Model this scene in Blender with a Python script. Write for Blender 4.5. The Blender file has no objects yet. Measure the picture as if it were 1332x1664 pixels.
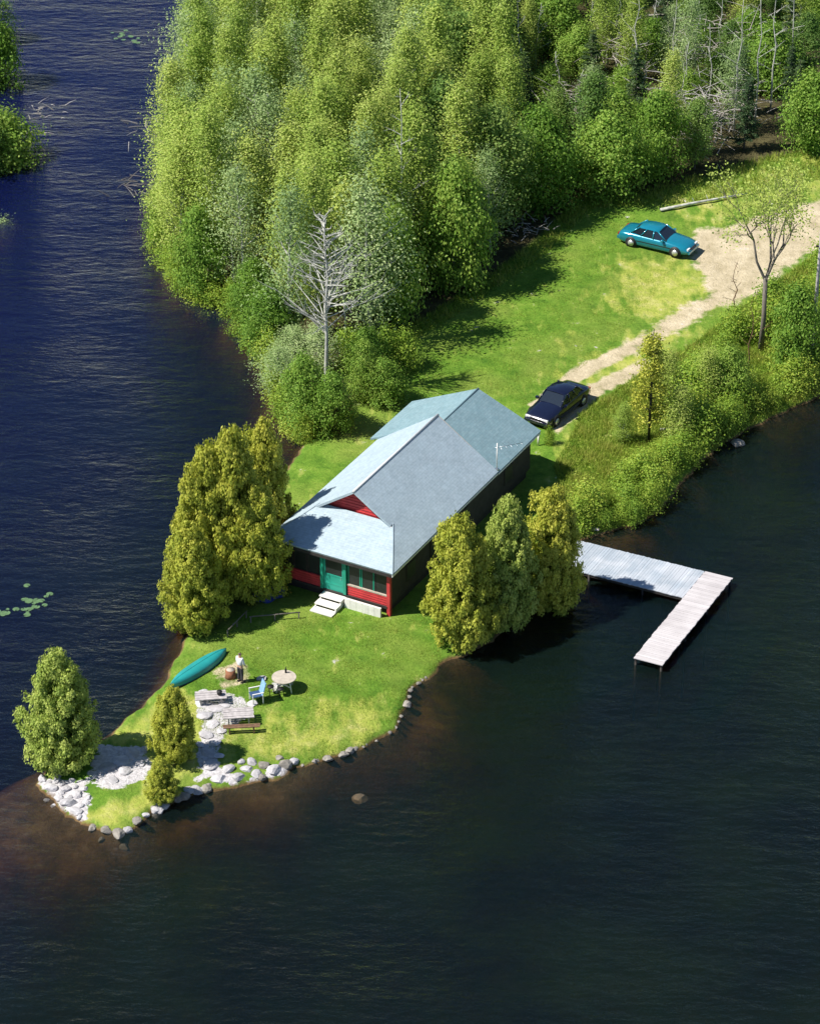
import bpy, bmesh, math, random
import numpy as np
from mathutils import Vector, Matrix

# ------------------------------------------------------------------ camera, sky, sun
scene = bpy.context.scene
col = scene.collection
CAM_H = 80.87
PITCH = math.radians(31)
VFOV = math.radians(20)
cam_d = bpy.data.cameras.new('camera')
cam = bpy.data.objects.new('camera', cam_d); col.objects.link(cam)
cam.location = (0, 0, CAM_H)
cam.rotation_euler = (math.radians(90) - PITCH, 0, 0)
cam_d.sensor_fit = 'VERTICAL'; cam_d.angle = VFOV
cam_d.sensor_height = 24; cam_d.lens = 12 / math.tan(VFOV / 2)
cam_d.clip_start = 1; cam_d.clip_end = 4000
scene.camera = cam

SUN_EL = math.radians(52.5); SUN_AZ = math.radians(12)      # light travels towards +X, turned 12 degrees to +Y
world = bpy.data.worlds.new('World'); scene.world = world; world.use_nodes = True
wn = world.node_tree.nodes; wl = world.node_tree.links
sky = wn.new('ShaderNodeTexSky'); sky.sky_type = 'NISHITA'; sky.sun_disc = False
sky.sun_elevation = SUN_EL; sky.sun_rotation = math.radians(258)
sky.air_density = 1.0; sky.dust_density = 0.0; sky.ozone_density = 5.0
wl.new(sky.outputs[0], wn['Background'].inputs[0]); wn['Background'].inputs[1].default_value = 0.06
sd = bpy.data.lights.new('sun', 'SUN'); sun = bpy.data.objects.new('sun', sd); col.objects.link(sun)
sd.energy = 4.6; sd.angle = math.radians(0.5); sd.color = (1.0, 0.95, 0.86)
ldir = Vector((math.cos(SUN_AZ) * math.cos(SUN_EL), math.sin(SUN_AZ) * math.cos(SUN_EL), -math.sin(SUN_EL)))
sun.rotation_euler = ldir.to_track_quat('-Z', 'Y').to_euler()
scene.view_settings.view_transform = 'Standard'; scene.view_settings.look = 'None'
scene.view_settings.gamma = 1; scene.view_settings.exposure = 0.75
scene.view_settings.use_curve_mapping = False

rng = np.random.default_rng(7); random.seed(7)
FPX = 832 / math.tan(VFOV / 2)

def G(px, py, z=0.38):
    """place on the level z seen at a pixel of the survey photograph"""
    x = (px - 666) / FPX; y = (832 - py) / FPX
    dy = math.cos(PITCH) + y * math.sin(PITCH); dz = -math.sin(PITCH) + y * math.cos(PITCH)
    t = (z - CAM_H) / dz
    return (x * t, dy * t)

# ------------------------------------------------------------------ object helpers
def tag(o, label=None, cat=None, group=None, kind=None):
    if label: o['label'] = label
    if cat: o['category'] = cat
    if group: o['group'] = group
    if kind: o['kind'] = kind
    return o

def empty(name, loc, rz=0.0):
    o = bpy.data.objects.new(name, None); col.objects.link(o)
    o.location = loc; o.rotation_euler = (0, 0, rz); o.empty_display_size = 0.2
    return o

def link(name, me, parent=None):
    o = bpy.data.objects.new(name, me); col.objects.link(o)
    if parent: o.parent = parent
    return o

def copy_tree(o, parent=None):
    c = o.copy(); col.objects.link(c); c.parent = parent
    for ch in list(o.children): copy_tree(ch, c)
    return c

def mesh_big(name, V, F, mat, smooth=False, tint=None):
    """V (n,3), F (m,k) with k the same for all faces"""
    me = bpy.data.meshes.new(name)
    V = np.asarray(V, dtype=np.float32); F = np.asarray(F, dtype=np.int32)
    k = F.shape[1]
    me.vertices.add(len(V)); me.vertices.foreach_set('co', V.ravel())
    me.loops.add(F.size); me.loops.foreach_set('vertex_index', F.ravel())
    me.polygons.add(len(F)); me.polygons.foreach_set('loop_start', np.arange(0, F.size, k, dtype=np.int32))
    me.polygons.foreach_set('loop_total', np.full(len(F), k, dtype=np.int32))
    me.polygons.foreach_set('use_smooth', np.full(len(F), smooth))
    if tint is not None:
        a = me.attributes.new('tint', 'FLOAT', 'POINT'); a.data.foreach_set('value', np.asarray(tint, dtype=np.float32))
    me.update(calc_edges=True)
    if mat: me.materials.append(mat)
    return me

class MB:
    """collects shapes into one mesh"""
    def __init__(s): s.v = []; s.f = []; s.sm = []
    def add(s, vs, fs, smooth=False):
        n = len(s.v); s.v += [tuple(v) for v in vs]
        s.f += [tuple(i + n for i in f) for f in fs]; s.sm += [smooth] * len(fs)
    def box(s, c, d, rz=0.0, M=None):
        hx, hy, hz = d[0] / 2, d[1] / 2, d[2] / 2
        vs = [Vector((x, y, z)) for x in (-hx, hx) for y in (-hy, hy) for z in (-hz, hz)]
        R = M if M is not None else Matrix.Rotation(rz, 3, 'Z')
        vs = [R @ v + Vector(c) for v in vs]
        s.add(vs, [(0, 1, 3, 2), (4, 6, 7, 5), (0, 4, 5, 1), (2, 3, 7, 6), (0, 2, 6, 4), (1, 5, 7, 3)])
    def tube(s, pts, rad, n=6, cap=True):
        pts = [Vector(p) for p in pts]
        if not hasattr(rad, '__len__'): rad = [rad] * len(pts)
        rings = []
        for i, p in enumerate(pts):
            d = (pts[min(i + 1, len(pts) - 1)] - pts[max(i - 1, 0)]).normalized()
            a = d.cross(Vector((0, 0, 1)) if abs(d.z) < .95 else Vector((1, 0, 0))).normalized(); b = d.cross(a)
            rings += [p + (a * math.cos(2 * math.pi * k / n) + b * math.sin(2 * math.pi * k / n)) * rad[i] for k in range(n)]
        fs = []
        for i in range(len(pts) - 1):
            for k in range(n):
                fs.append((i * n + k, i * n + (k + 1) % n, (i + 1) * n + (k + 1) % n, (i + 1) * n + k))
        if cap: fs += [tuple(range(n - 1, -1, -1)), tuple((len(pts) - 1) * n + k for k in range(n))]
        s.add(rings, fs, True)
    def slab(s, poly, t):
        """polygon (ordered, planar) thickened downwards along its normal by t"""
        P = [Vector(p) for p in poly]; nrm = Vector((0, 0, 0))
        for i in range(len(P)):
            a, b = P[i], P[(i + 1) % len(P)]; nrm += a.cross(b)
        nrm.normalize()
        if nrm.z < 0: P.reverse(); nrm = -nrm
        n = len(P); Q = [p - nrm * t for p in P]
        s.add(P + Q, [tuple(range(n)), tuple(range(2 * n - 1, n - 1, -1))] + [(i, n + i, n + (i + 1) % n, (i + 1) % n) for i in range(n)])
    def mesh(s, name, mat):
        me = bpy.data.meshes.new(name); me.from_pydata(s.v, [], s.f); me.update()
        me.polygons.foreach_set('use_smooth', s.sm)
        me.materials.append(mat); return me
    def build(s, name, mat, parent=None, loc=None):
        o = link(name, s.mesh(name, mat), parent)
        bm = bmesh.new(); bm.from_mesh(o.data); bmesh.ops.recalc_face_normals(bm, faces=bm.faces); bm.to_mesh(o.data); bm.free()
        if loc: o.location = loc
        return o

# ------------------------------------------------------------------ materials
def new_mat(name):
    m = bpy.data.materials.new(name); m.use_nodes = True
    nt = m.node_tree; return m, nt.nodes, nt.links, nt.nodes['Principled BSDF']

def noise(n, l, scale, detail=4, coord='Object', stretch=None, rough=.55, rot=None):
    tc = n.new('ShaderNodeTexCoord'); tx = n.new('ShaderNodeTexNoise')
    tx.inputs['Scale'].default_value = scale; tx.inputs['Detail'].default_value = detail; tx.inputs['Roughness'].default_value = rough
    if stretch or rot:
        mp = n.new('ShaderNodeMapping'); l.new(tc.outputs[coord], mp.inputs[0])
        if stretch: mp.inputs['Scale'].default_value = stretch
        if rot: mp.inputs['Rotation'].default_value = rot
        l.new(mp.outputs[0], tx.inputs[0])
    else: l.new(tc.outputs[coord], tx.inputs[0])
    return tx.outputs[0]

def ramp(n, l, src, stops):
    r = n.new('ShaderNodeValToRGB'); l.new(src, r.inputs[0]); e = r.color_ramp.elements
    while len(e) < len(stops): e.new(.5)
    for i, (p, c) in enumerate(stops):
        e[i].position = p; e[i].color = (*c, 1) if hasattr(c, '__len__') else (c, c, c, 1)
    return r.outputs[0]

def mixc(n, l, fac, a, b, mode='MIX'):
    m = n.new('ShaderNodeMix'); m.data_type = 'RGBA'; m.blend_type = mode
    if hasattr(fac, 'links'): l.new(fac, m.inputs[0])
    else: m.inputs[0].default_value = fac
    for i, v in ((6, a), (7, b)):
        if hasattr(v, 'links'): l.new(v, m.inputs[i])
        else: m.inputs[i].default_value = (*v, 1)
    return m.outputs[2]

def math_n(n, l, op, a, b=0.0, clamp=False):
    m = n.new('ShaderNodeMath'); m.operation = op; m.use_clamp = clamp
    for i, v in ((0, a), (1, b)):
        if hasattr(v, 'links'): l.new(v, m.inputs[i])
        else: m.inputs[i].default_value = v
    return m.outputs[0]

def bump(n, l, bs, h, strength=.4, dist=.05):
    b = n.new('ShaderNodeBump'); b.inputs['Strength'].default_value = strength; b.inputs['Distance'].default_value = dist
    l.new(h, b.inputs['Height']); l.new(b.outputs[0], bs.inputs['Normal'])

def simple(name, c, rough=.7, metal=0, var=.25, scale=6, bmp=.15, spec=.4, coat=0):
    m, n, l, b = new_mat(name)
    t = noise(n, l, scale, 5)
    c2 = tuple(x * (1 - var) for x in c); c1 = tuple(min(1, x * (1 + var)) for x in c)
    l.new(ramp(n, l, t, [(.3, c2), (.7, c1)]), b.inputs['Base Color'])
    b.inputs['Roughness'].default_value = rough; b.inputs['Metallic'].default_value = metal
    b.inputs['Specular IOR Level'].default_value = spec; b.inputs['Coat Weight'].default_value = coat
    b.inputs['Coat Roughness'].default_value = .08
    if bmp: bump(n, l, b, noise(n, l, scale * 4, 4), bmp, .02)
    return m

def leaf_mat(name, a, b_, c_=None, trans=.4, rough=.6, vary=.5):
    """colour runs a -> b -> c over the leaf's own tint, shifted a little from tree to tree"""
    m, n, l, b = new_mat(name)
    at = n.new('ShaderNodeAttribute'); at.attribute_name = 'tint'
    oi = n.new('ShaderNodeObjectInfo')
    f = math_n(n, l, 'ADD', at.outputs['Fac'], math_n(n, l, 'MULTIPLY', math_n(n, l, 'SUBTRACT', oi.outputs['Random'], .5), vary))
    cc = ramp(n, l, f, [(0.0, a), (.5, b_), (1.0, c_ or b_)])
    l.new(cc, b.inputs['Base Color']); b.inputs['Roughness'].default_value = rough; b.inputs['Specular IOR Level'].default_value = .25
    tr = n.new('ShaderNodeBsdfTranslucent'); l.new(cc, tr.inputs[0])
    mx = n.new('ShaderNodeMixShader'); mx.inputs[0].default_value = trans
    l.new(b.outputs[0], mx.inputs[1]); l.new(tr.outputs[0], mx.inputs[2])
    l.new(mx.outputs[0], n['Material Output'].inputs[0])
    return m

M = {}
M['poplar'] = leaf_mat('poplar_leaf', (.20, .32, .045), (.36, .47, .085), (.50, .56, .15))
M['pale'] = leaf_mat('pale_leaf', (.20, .31, .11), (.33, .45, .17), (.48, .56, .27))
M['bush'] = leaf_mat('bush_leaf', (.09, .20, .02), (.20, .35, .045), (.33, .45, .08))
M['green'] = leaf_mat('mixed_leaf', (.07, .15, .03), (.16, .28, .055), (.28, .38, .09))
M['cedar'] = leaf_mat('cedar_spray', (.17, .23, .03), (.40, .44, .055), (.60, .58, .10), trans=.35, vary=.22)
M['cedar_green'] = leaf_mat('cedar_green_spray', (.16, .25, .045), (.33, .43, .08), (.50, .56, .14), trans=.35, vary=.22)
M['pine'] = leaf_mat('pine_needles', (.03, .07, .03), (.07, .13, .045), (.13, .19, .06), trans=.2)
M['shore'] = leaf_mat('willow_leaf', (.12, .23, .025), (.27, .41, .045), (.42, .48, .07))
M['grass'] = leaf_mat('grass_blade', (.12, .24, .025), (.26, .37, .045), (.46, .46, .11), trans=.45)
M['bark'] = simple('grey_bark', (.16, .14, .12), .9, scale=3)
M['palebark'] = simple('pale_bark', (.42, .42, .38), .85, var=.4, scale=4)
M['deadwood'] = simple('dead_wood', (.34, .31, .28), .9, var=.3, scale=5)
M['brownwood'] = simple('brown_wood', (.15, .085, .05), .85, var=.4, scale=5)
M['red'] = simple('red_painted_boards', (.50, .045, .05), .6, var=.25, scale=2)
M['white'] = simple('white_paint', (.72, .70, .67), .6, var=.12, scale=2)
M['green_paint'] = simple('green_paint', (.015, .26, .17), .5, var=.15, scale=2)
M['teal_paint'] = simple('teal_door_paint', (.02, .30, .22), .5, var=.15, scale=2)
M['darkwood_and_shade'] = simple('dark_wood_and_shade', (.035, .03, .028), .8, var=.3, scale=3)  # dark timber, also the painted shade of the right wall and its window frames
M['screen'] = simple('dark_insect_screen', (.02, .024, .024), .45, var=.3, scale=1.5)
M['wood'] = simple('grey_weathered_wood', (.40, .37, .37), .85, var=.3, scale=4)
M['tan'] = simple('tan_wood', (.42, .37, .31), .85, var=.2, scale=4)
M['metal'] = simple('galvanised_metal', (.6, .62, .64), .35, 1, var=.08)
M['trim'] = simple('roof_edge_metal', (.55, .56, .57), .5, var=.1)
M['tyre'] = simple('tyre_rubber', (.02, .02, .02), .85, bmp=0)
M['hub'] = simple('wheel_cover', (.65, .65, .66), .3, .6, var=.05, bmp=0)
M['glass'] = simple('car_glass', (.012, .018, .028), .06, spec=.9, var=.1, bmp=0)
M['lamp'] = simple('headlamp_glass', (.7, .7, .72), .15, var=.05, bmp=0)
M['tail'] = simple('tail_lamp_red', (.35, .01, .01), .2, var=.05, bmp=0)
M['black'] = simple('black_trim', (.015, .015, .017), .6, bmp=0)
M['carteal'] = simple('turquoise_car_paint', (.008, .21, .31), .22, .25, var=.06, bmp=0, spec=.6, coat=1)
M['carnavy'] = simple('navy_car_paint', (.006, .008, .028), .2, .2, var=.1, bmp=0, spec=.6, coat=1)
M['canoe'] = simple('teal_canoe_hull', (.02, .27, .27), .32, var=.12, scale=2, bmp=.05, spec=.6)
M['canoetrim'] = simple('canoe_gunwale', (.015, .05, .08), .5, bmp=0)
M['skin'] = simple('skin', (.5, .3, .21), .6, var=.05, bmp=0)
M['hair'] = simple('grey_brown_hair', (.12, .09, .07), .8, bmp=0)
M['shirt'] = simple('pale_grey_shirt', (.62, .64, .68), .85, var=.08)
M['trousers'] = simple('dark_trousers', (.05, .045, .06), .85, var=.15)
M['bluecloth'] = simple('light_blue_webbing', (.20, .36, .58), .7, var=.25, scale=8)
M['navycloth'] = simple('dark_blue_webbing', (.03, .07, .16), .7, var=.2, scale=8)
M['tarp'] = simple('blue_tarp', (.03, .05, .30), .45, var=.25, scale=3, bmp=.4)
M['rust'] = simple('rusty_brown', (.26, .11, .06), .9, var=.3, scale=6)
M['pad'] = simple('lily_pad_green', (.09, .16, .07), .5, var=.3, scale=3, bmp=0)

def rock_mat(name, c, var):
    m, n, l, b = new_mat(name)
    oi = n.new('ShaderNodeObjectInfo')
    t = noise(n, l, 2.5, 6); c1 = ramp(n, l, t, [(.3, tuple(x * (1 - var) for x in c)), (.7, c)])
    k = ramp(n, l, oi.outputs['Random'], [(0, .7), (1, 1.0)])
    l.new(mixc(n, l, 1.0, c1, k, 'MULTIPLY'), b.inputs['Base Color']); b.inputs['Roughness'].default_value = .9
    bump(n, l, b, noise(n, l, 9, 6), .6, .05)
    return m
M['rock'] = rock_mat('pale_limestone', (.60, .58, .60), .35)
M['darkrock'] = rock_mat('grey_shore_stone', (.36, .33, .29), .5)

# roof shingles: courses across the slope, fine grain and weathering
def roof_mat(name, c, c2):
    m, n, l, b = new_mat(name)
    tc = n.new('ShaderNodeTexCoord'); br = n.new('ShaderNodeTexBrick')
    mp = n.new('ShaderNodeMapping'); l.new(tc.outputs['UV'], mp.inputs[0]); l.new(mp.outputs[0], br.inputs[0])
    br.inputs['Scale'].default_value = 1; br.inputs['Brick Width'].default_value = .33; br.inputs['Row Height'].default_value = .145
    br.inputs['Mortar Size'].default_value = .008; br.inputs['Color1'].default_value = (*c, 1); br.inputs['Color2'].default_value = (*c2, 1)
    br.inputs['Mortar'].default_value = (*[x * .85 for x in c], 1)
    t = noise(n, l, 1.1, 6); c3 = mixc(n, l, 1.0, br.outputs[0], ramp(n, l, t, [(.25, .86), (.7, 1.0)]), 'MULTIPLY')
    g = noise(n, l, 5, 5); c4 = mixc(n, l, .8, c3, ramp(n, l, g, [(.3, .85), (.7, 1.1)]), 'MULTIPLY')
    l.new(c4, b.inputs['Base Color']); b.inputs['Roughness'].default_value = .75; b.inputs['Specular IOR Level'].default_value = .5
    bump(n, l, b, math_n(n, l, 'ADD', br.outputs['Fac'], noise(n, l, 40, 3)), .15, .01)
    return m
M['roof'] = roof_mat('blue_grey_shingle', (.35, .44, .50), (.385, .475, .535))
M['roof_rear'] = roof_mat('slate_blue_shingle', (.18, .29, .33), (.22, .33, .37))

# deck boards
def deck_mat(name, c, stain):
    m, n, l, b = new_mat(name)
    at = n.new('ShaderNodeAttribute'); at.attribute_name = 'tint'
    t = noise(n, l, .8, 5); c1 = mixc(n, l, ramp(n, l, t, [(.42, 0), (.62, 1)]), c, stain)
    c2 = mixc(n, l, 1.0, c1, ramp(n, l, at.outputs['Fac'], [(0, .86), (1, 1.0)]), 'MULTIPLY')
    l.new(c2, b.inputs['Base Color']); b.inputs['Roughness'].default_value = .8
    bump(n, l, b, noise(n, l, 12, 4, stretch=(1, 6, 1)), .2, .01)
    return m
M['deck_blue'] = deck_mat('weathered_deck', (.46, .49, .54), (.33, .38, .44))
M['deck_white'] = deck_mat('bleached_deck', (.53, .50, .51), (.46, .43, .44))

# ground
def ground_mat():
    m, n, l, b = new_mat('ground')
    at = n.new('ShaderNodeAttribute'); at.attribute_name = 'mask'
    sp = n.new('ShaderNodeSeparateColor'); l.new(at.outputs['Color'], sp.inputs[0])
    at2 = n.new('ShaderNodeAttribute'); at2.attribute_name = 'mask2'
    sp2 = n.new('ShaderNodeSeparateColor'); l.new(at2.outputs['Color'], sp2.inputs[0])
    big = noise(n, l, .22, 5); mid = noise(n, l, 1.1, 6, rough=.65); fine = noise(n, l, 6, 5, rough=.7)
    streak = noise(n, l, 1.6, 4, stretch=(1, .35, 1), rot=(0, 0, .5))
    g = ramp(n, l, mid, [(.28, (.06, .15, .015)), (.5, (.12, .235, .025)), (.72, (.20, .31, .045))])
    g = mixc(n, l, ramp(n, l, big, [(.45, 0), (.7, .6)]), g, (.24, .29, .06))
    g = mixc(n, l, .55, g, ramp(n, l, fine, [(.3, (.5, .55, .4)), (.7, (1.3, 1.2, 1.2))]), 'MULTIPLY')
    # dry yellow grass
    dry = ramp(n, l, mid, [(.3, (.22, .31, .04)), (.5, (.36, .39, .08)), (.75, (.50, .46, .19))])
    dry = mixc(n, l, .5, dry, ramp(n, l, fine, [(.3, (.65, .65, .6)), (.7, (1.2, 1.2, 1.2))]), 'MULTIPLY')
    yf = math_n(n, l, 'ADD', sp.outputs[1], math_n(n, l, 'MULTIPLY', math_n(n, l, 'SUBTRACT', streak, .5), 2.4))
    c = mixc(n, l, ramp(n, l, yf, [(.25, 0), (.8, 1)]), g, dry)
    # gravel path
    grav = ramp(n, l, mid, [(.3, (.36, .30, .19)), (.6, (.54, .46, .32)), (.8, (.64, .56, .43))])
    pf = math_n(n, l, 'ADD', sp.outputs[0], math_n(n, l, 'MULTIPLY', math_n(n, l, 'SUBTRACT', mid, .5), 2.0))
    c = mixc(n, l, ramp(n, l, pf, [(.3, 0), (.7, 1)]), c, grav)
    # bare stone
    st = ramp(n, l, fine, [(.3, (.34, .32, .32)), (.6, (.60, .58, .60)), (.8, (.68, .67, .70))])
    rf = math_n(n, l, 'ADD', sp.outputs[2], math_n(n, l, 'MULTIPLY', math_n(n, l, 'SUBTRACT', mid, .5), 2.6))
    c = mixc(n, l, ramp(n, l, rf, [(.45, 0), (.58, 1)]), c, st)
    # forest floor
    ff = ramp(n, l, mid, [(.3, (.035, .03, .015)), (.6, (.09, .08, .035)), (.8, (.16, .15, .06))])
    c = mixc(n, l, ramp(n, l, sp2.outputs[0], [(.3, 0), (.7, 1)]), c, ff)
    # lake bed and bank soil by height
    geo = n.new('ShaderNodeNewGeometry'); sx = n.new('ShaderNodeSeparateXYZ'); l.new(geo.outputs['Position'], sx.inputs[0])
    bed = ramp(n, l, mid, [(.3, (.07, .045, .02)), (.55, (.16, .10, .045)), (.8, (.26, .19, .10))])
    hz = math_n(n, l, 'ADD', sx.outputs[2], math_n(n, l, 'MULTIPLY', math_n(n, l, 'SUBTRACT', fine, .5), .15))
    hh = n.new('ShaderNodeMapRange'); l.new(hz, hh.inputs[0]); hh.inputs[1].default_value = .04; hh.inputs[2].default_value = .15
    c = mixc(n, l, hh.outputs[0], bed, c)
    l.new(c, b.inputs['Base Color']); b.inputs['Roughness'].default_value = .95; b.inputs['Specular IOR Level'].default_value = .15
    bump(n, l, b, math_n(n, l, 'ADD', math_n(n, l, 'MULTIPLY', mid, .5), fine), .9, .12)
    return m
M['ground'] = ground_mat()

def water_mat():
    m = bpy.data.materials.new('lake_water'); m.use_nodes = True
    n = m.node_tree.nodes; l = m.node_tree.links; n.remove(n['Principled BSDF']); out = n['Material Output']
    rip = noise(n, l, 1.5, 5, stretch=(.55, 1.25, 1), rough=.6, rot=(0, 0, .45))
    swell = noise(n, l, .45, 3, stretch=(.4, 1.2, 1), rot=(0, 0, .5))
    h = math_n(n, l, 'ADD', rip, math_n(n, l, 'MULTIPLY', swell, 1.3))
    bp = n.new('ShaderNodeBump'); l.new(ramp(n, l, noise(n, l, .09, 3, stretch=(1, 1.8, 1)), [(.35, .48), (.65, .9)]), bp.inputs['Strength']); bp.inputs['Distance'].default_value = .22; l.new(h, bp.inputs['Height'])
    fr = n.new('ShaderNodeFresnel'); fr.inputs[0].default_value = 1.33; l.new(bp.outputs[0], fr.inputs[1])
    gl = n.new('ShaderNodeBsdfGlossy'); gl.inputs['Roughness'].default_value = .05; l.new(bp.outputs[0], gl.inputs['Normal'])
    tr = n.new('ShaderNodeBsdfTransparent'); df = n.new('ShaderNodeBsdfDiffuse')
    # water body: sky's navy reflection painted over the deep left arm, weedier green right
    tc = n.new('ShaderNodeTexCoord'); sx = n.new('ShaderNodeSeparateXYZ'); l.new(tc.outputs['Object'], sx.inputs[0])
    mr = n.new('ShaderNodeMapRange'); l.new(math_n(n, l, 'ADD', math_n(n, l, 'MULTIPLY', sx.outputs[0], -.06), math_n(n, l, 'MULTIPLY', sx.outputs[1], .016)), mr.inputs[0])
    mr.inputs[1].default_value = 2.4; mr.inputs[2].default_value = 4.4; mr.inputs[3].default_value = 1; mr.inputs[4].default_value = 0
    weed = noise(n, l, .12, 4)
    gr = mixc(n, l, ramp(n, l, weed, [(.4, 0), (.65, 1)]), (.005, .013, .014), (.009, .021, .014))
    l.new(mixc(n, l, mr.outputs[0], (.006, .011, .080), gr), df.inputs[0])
    m1 = n.new('ShaderNodeMixShader'); m1.inputs[0].default_value = .42; l.new(tr.outputs[0], m1.inputs[1]); l.new(df.outputs[0], m1.inputs[2])
    m2 = n.new('ShaderNodeMixShader'); l.new(fr.outputs[0], m2.inputs[0]); l.new(m1.outputs[0], m2.inputs[1]); l.new(gl.outputs[0], m2.inputs[2])
    l.new(m2.outputs[0], out.inputs['Surface'])
    va = n.new('ShaderNodeVolumeAbsorption'); va.inputs[0].default_value = (.68, .5, .2, 1); va.inputs[1].default_value = 1.2
    l.new(va.outputs[0], out.inputs['Volume'])
    return m
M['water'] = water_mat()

# ------------------------------------------------------------------ terrain
def W(pts): return np.array([G(*p) for p in pts])
shore_px = [(345, -60), (325, 10), (308, 120), (285, 225), (252, 320), (272, 405), (285, 450), (318, 472), (372, 482), (382, 520), (432, 560), (447, 600),
            (438, 650), (492, 702), (482, 735), (440, 780), (385, 860), (335, 950), (305, 1010), (290, 1052), (262, 1100), (228, 1140), (188, 1172),
            (160, 1195), (120, 1216), (70, 1240), (58, 1265), (82, 1290), (108, 1315), (150, 1338), (190, 1347), (216, 1338), (248, 1312), (290, 1290),
            (340, 1278), (400, 1266), (452, 1256), (482, 1238), (548, 1221), (600, 1203), (640, 1178), (660, 1145), (668, 1112), (700, 1090), (722, 1068),
            (770, 1050), (830, 1012), (880, 975), (925, 935), (928, 893), (940, 868), (990, 856), (1050, 838), (1090, 805), (1118, 765), (1160, 725), (1215, 690), (1290, 655), (1345, 630)]
land = np.vstack([W(shore_px), [(30, 148), (48, 150), (95, 168), (400, 200), (900, 260), (900, 900), (-110, 900), (-60, 320), (-22, 245)]])
bank = np.array([(-60, 150), (-36, 165), (-31.2, 173), (-30.0, 180), (-30.2, 188), (-31.5, 200), (-36, 225), (-80, 320), (-130, 900), (-900, 900), (-900, 120)])

def sdist(X, Y, poly):
    d = np.full(X.shape, 1e9); ins = np.zeros(X.shape, bool); n = len(poly)
    for i in range(n):
        ax, ay = poly[i]; bx, by = poly[(i + 1) % n]
        ex, ey = bx - ax, by - ay; L2 = ex * ex + ey * ey + 1e-12
        t = np.clip(((X - ax) * ex + (Y - ay) * ey) / L2, 0, 1)
        d = np.minimum(d, (X - ax - t * ex) ** 2 + (Y - ay - t * ey) ** 2)
        if ay != by:
            c = ((ay > Y) != (by > Y)) & (X < ex * (Y - ay) / (by - ay) + ax); ins ^= c
    d = np.sqrt(d); return np.where(ins, d, -d)

def smooth(t): t = np.clip(t, 0, 1); return t * t * (3 - 2 * t)

def wob(X, Y):
    return (np.sin(X * 1.7 + .6 * np.sin(Y * 1.3)) * np.cos(Y * 1.9 + X * .4) + .6 * np.sin(X * 4.1 + Y * 2.7 + 1) * np.cos(Y * 3.7 - X * 1.3))

SHOALS = [(G(15, 1320, 0), 4.2, .12), (G(60, 1345, 0), 2.5, .2), (G(150, 1365, 0), 2.6, .35), (G(455, 1275, 0), 2.4, .25), (G(290, 1310, 0), 2.5, .6), (G(690, 1160, 0), 3.2, .55), (G(985, 862, 0), 2.6, .3)]
def height(X, Y):
    X = np.asarray(X, float); Y = np.asarray(Y, float)
    w = wob(X, Y)
    s = np.maximum(sdist(X, Y, land), sdist(X, Y, bank)) + .10 * w
    up = .20 * smooth(s / .35) + .18 * smooth(s / 3.5) + .02 * w + .5 * smooth((s - 12) / 20)
    dep = .06 + 1.2 * np.maximum(-s, 0)
    dep = np.minimum(dep, 3.4 + 0 * dep)
    for (cx, cy), r, dd in SHOALS:
        k = np.exp(-((X - cx) ** 2 + (Y - cy) ** 2) / (r * r)); dep = dep * (1 - k) + np.minimum(dep, dd + .05 * w) * k
    return np.where(s > 0, up, -dep)

def hz(x, y): return float(height(np.array([x]), np.array([y]))[0])

def axis(a, b, step, lo, hi):
    c = list(np.arange(a, b + .01, step)); g = step
    while c[-1] < hi: g *= 1.25; c.append(c[-1] + g)
    g = step
    while c[0] > lo: g *= 1.25; c.insert(0, c[0] - g)
    return np.array(c)
xs = axis(-33, 33, .26, -850, 850); ys = axis(102, 205, .28, 20, 880)
GX, GY = np.meshgrid(xs, ys); GZ = height(GX, GY)
nx, ny = len(xs), len(ys)
V = np.stack([GX, GY, GZ], -1).reshape(-1, 3)
ii = (np.arange(ny - 1)[:, None] * nx + np.arange(nx - 1)[None, :]).ravel()
F = np.stack([ii, ii + 1, ii + nx + 1, ii + nx], 1)
gm = mesh_big('ground', V, F, M['ground'], True)

def soft(poly_px, w):
    return smooth(.5 + sdist(GX, GY, W(poly_px)) / w)
path = soft([(1345, 330), (1250, 352), (1190, 372), (1130, 382), (1120, 420), (1150, 455), (1150, 480), (1090, 512), (1050, 538), (1010, 565), (1025, 578), (1085, 545), (1160, 502), (1225, 480), (1270, 440), (1345, 395)], 1.8) * 1.05
rut1 = .95 * soft([(1030, 553), (930, 598), (858, 657), (880, 670), (948, 616), (1040, 570)], .7)
rut2 = .95 * soft([(1050, 582), (955, 626), (890, 690), (906, 702), (970, 646), (1065, 594)], .7)
path = np.maximum(path, np.maximum(rut1, rut2))
pat = soft([(345, 1085), (385, 1075), (410, 1085), (400, 1110), (360, 1120)], .6)
path = np.maximum(path, pat * .75)
yel = np.maximum(1.0 * soft([(1010, 430), (1100, 420), (1160, 460), (1130, 500), (1040, 545), (930, 610), (960, 640), (1100, 570), (1120, 540), (1000, 500)], 6.0),
      np.maximum(.62 * soft([(350, 1235), (420, 1150), (600, 1130), (640, 1160), (600, 1200), (480, 1230)], 2.5),
      np.maximum(1.0 * soft([(160, 1200), (300, 1110), (340, 1180), (330, 1240), (240, 1310), (200, 1340), (120, 1320), (230, 1290), (250, 1215)], 1.5),
      np.maximum(.6 * soft([(900, 720), (1000, 620), (1110, 600), (1120, 700), (1000, 800), (930, 850)], 4.0),
                 .55 * soft([(1050, 330), (1332, 250), (1332, 330), (1130, 375)], 3.0)))))
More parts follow.
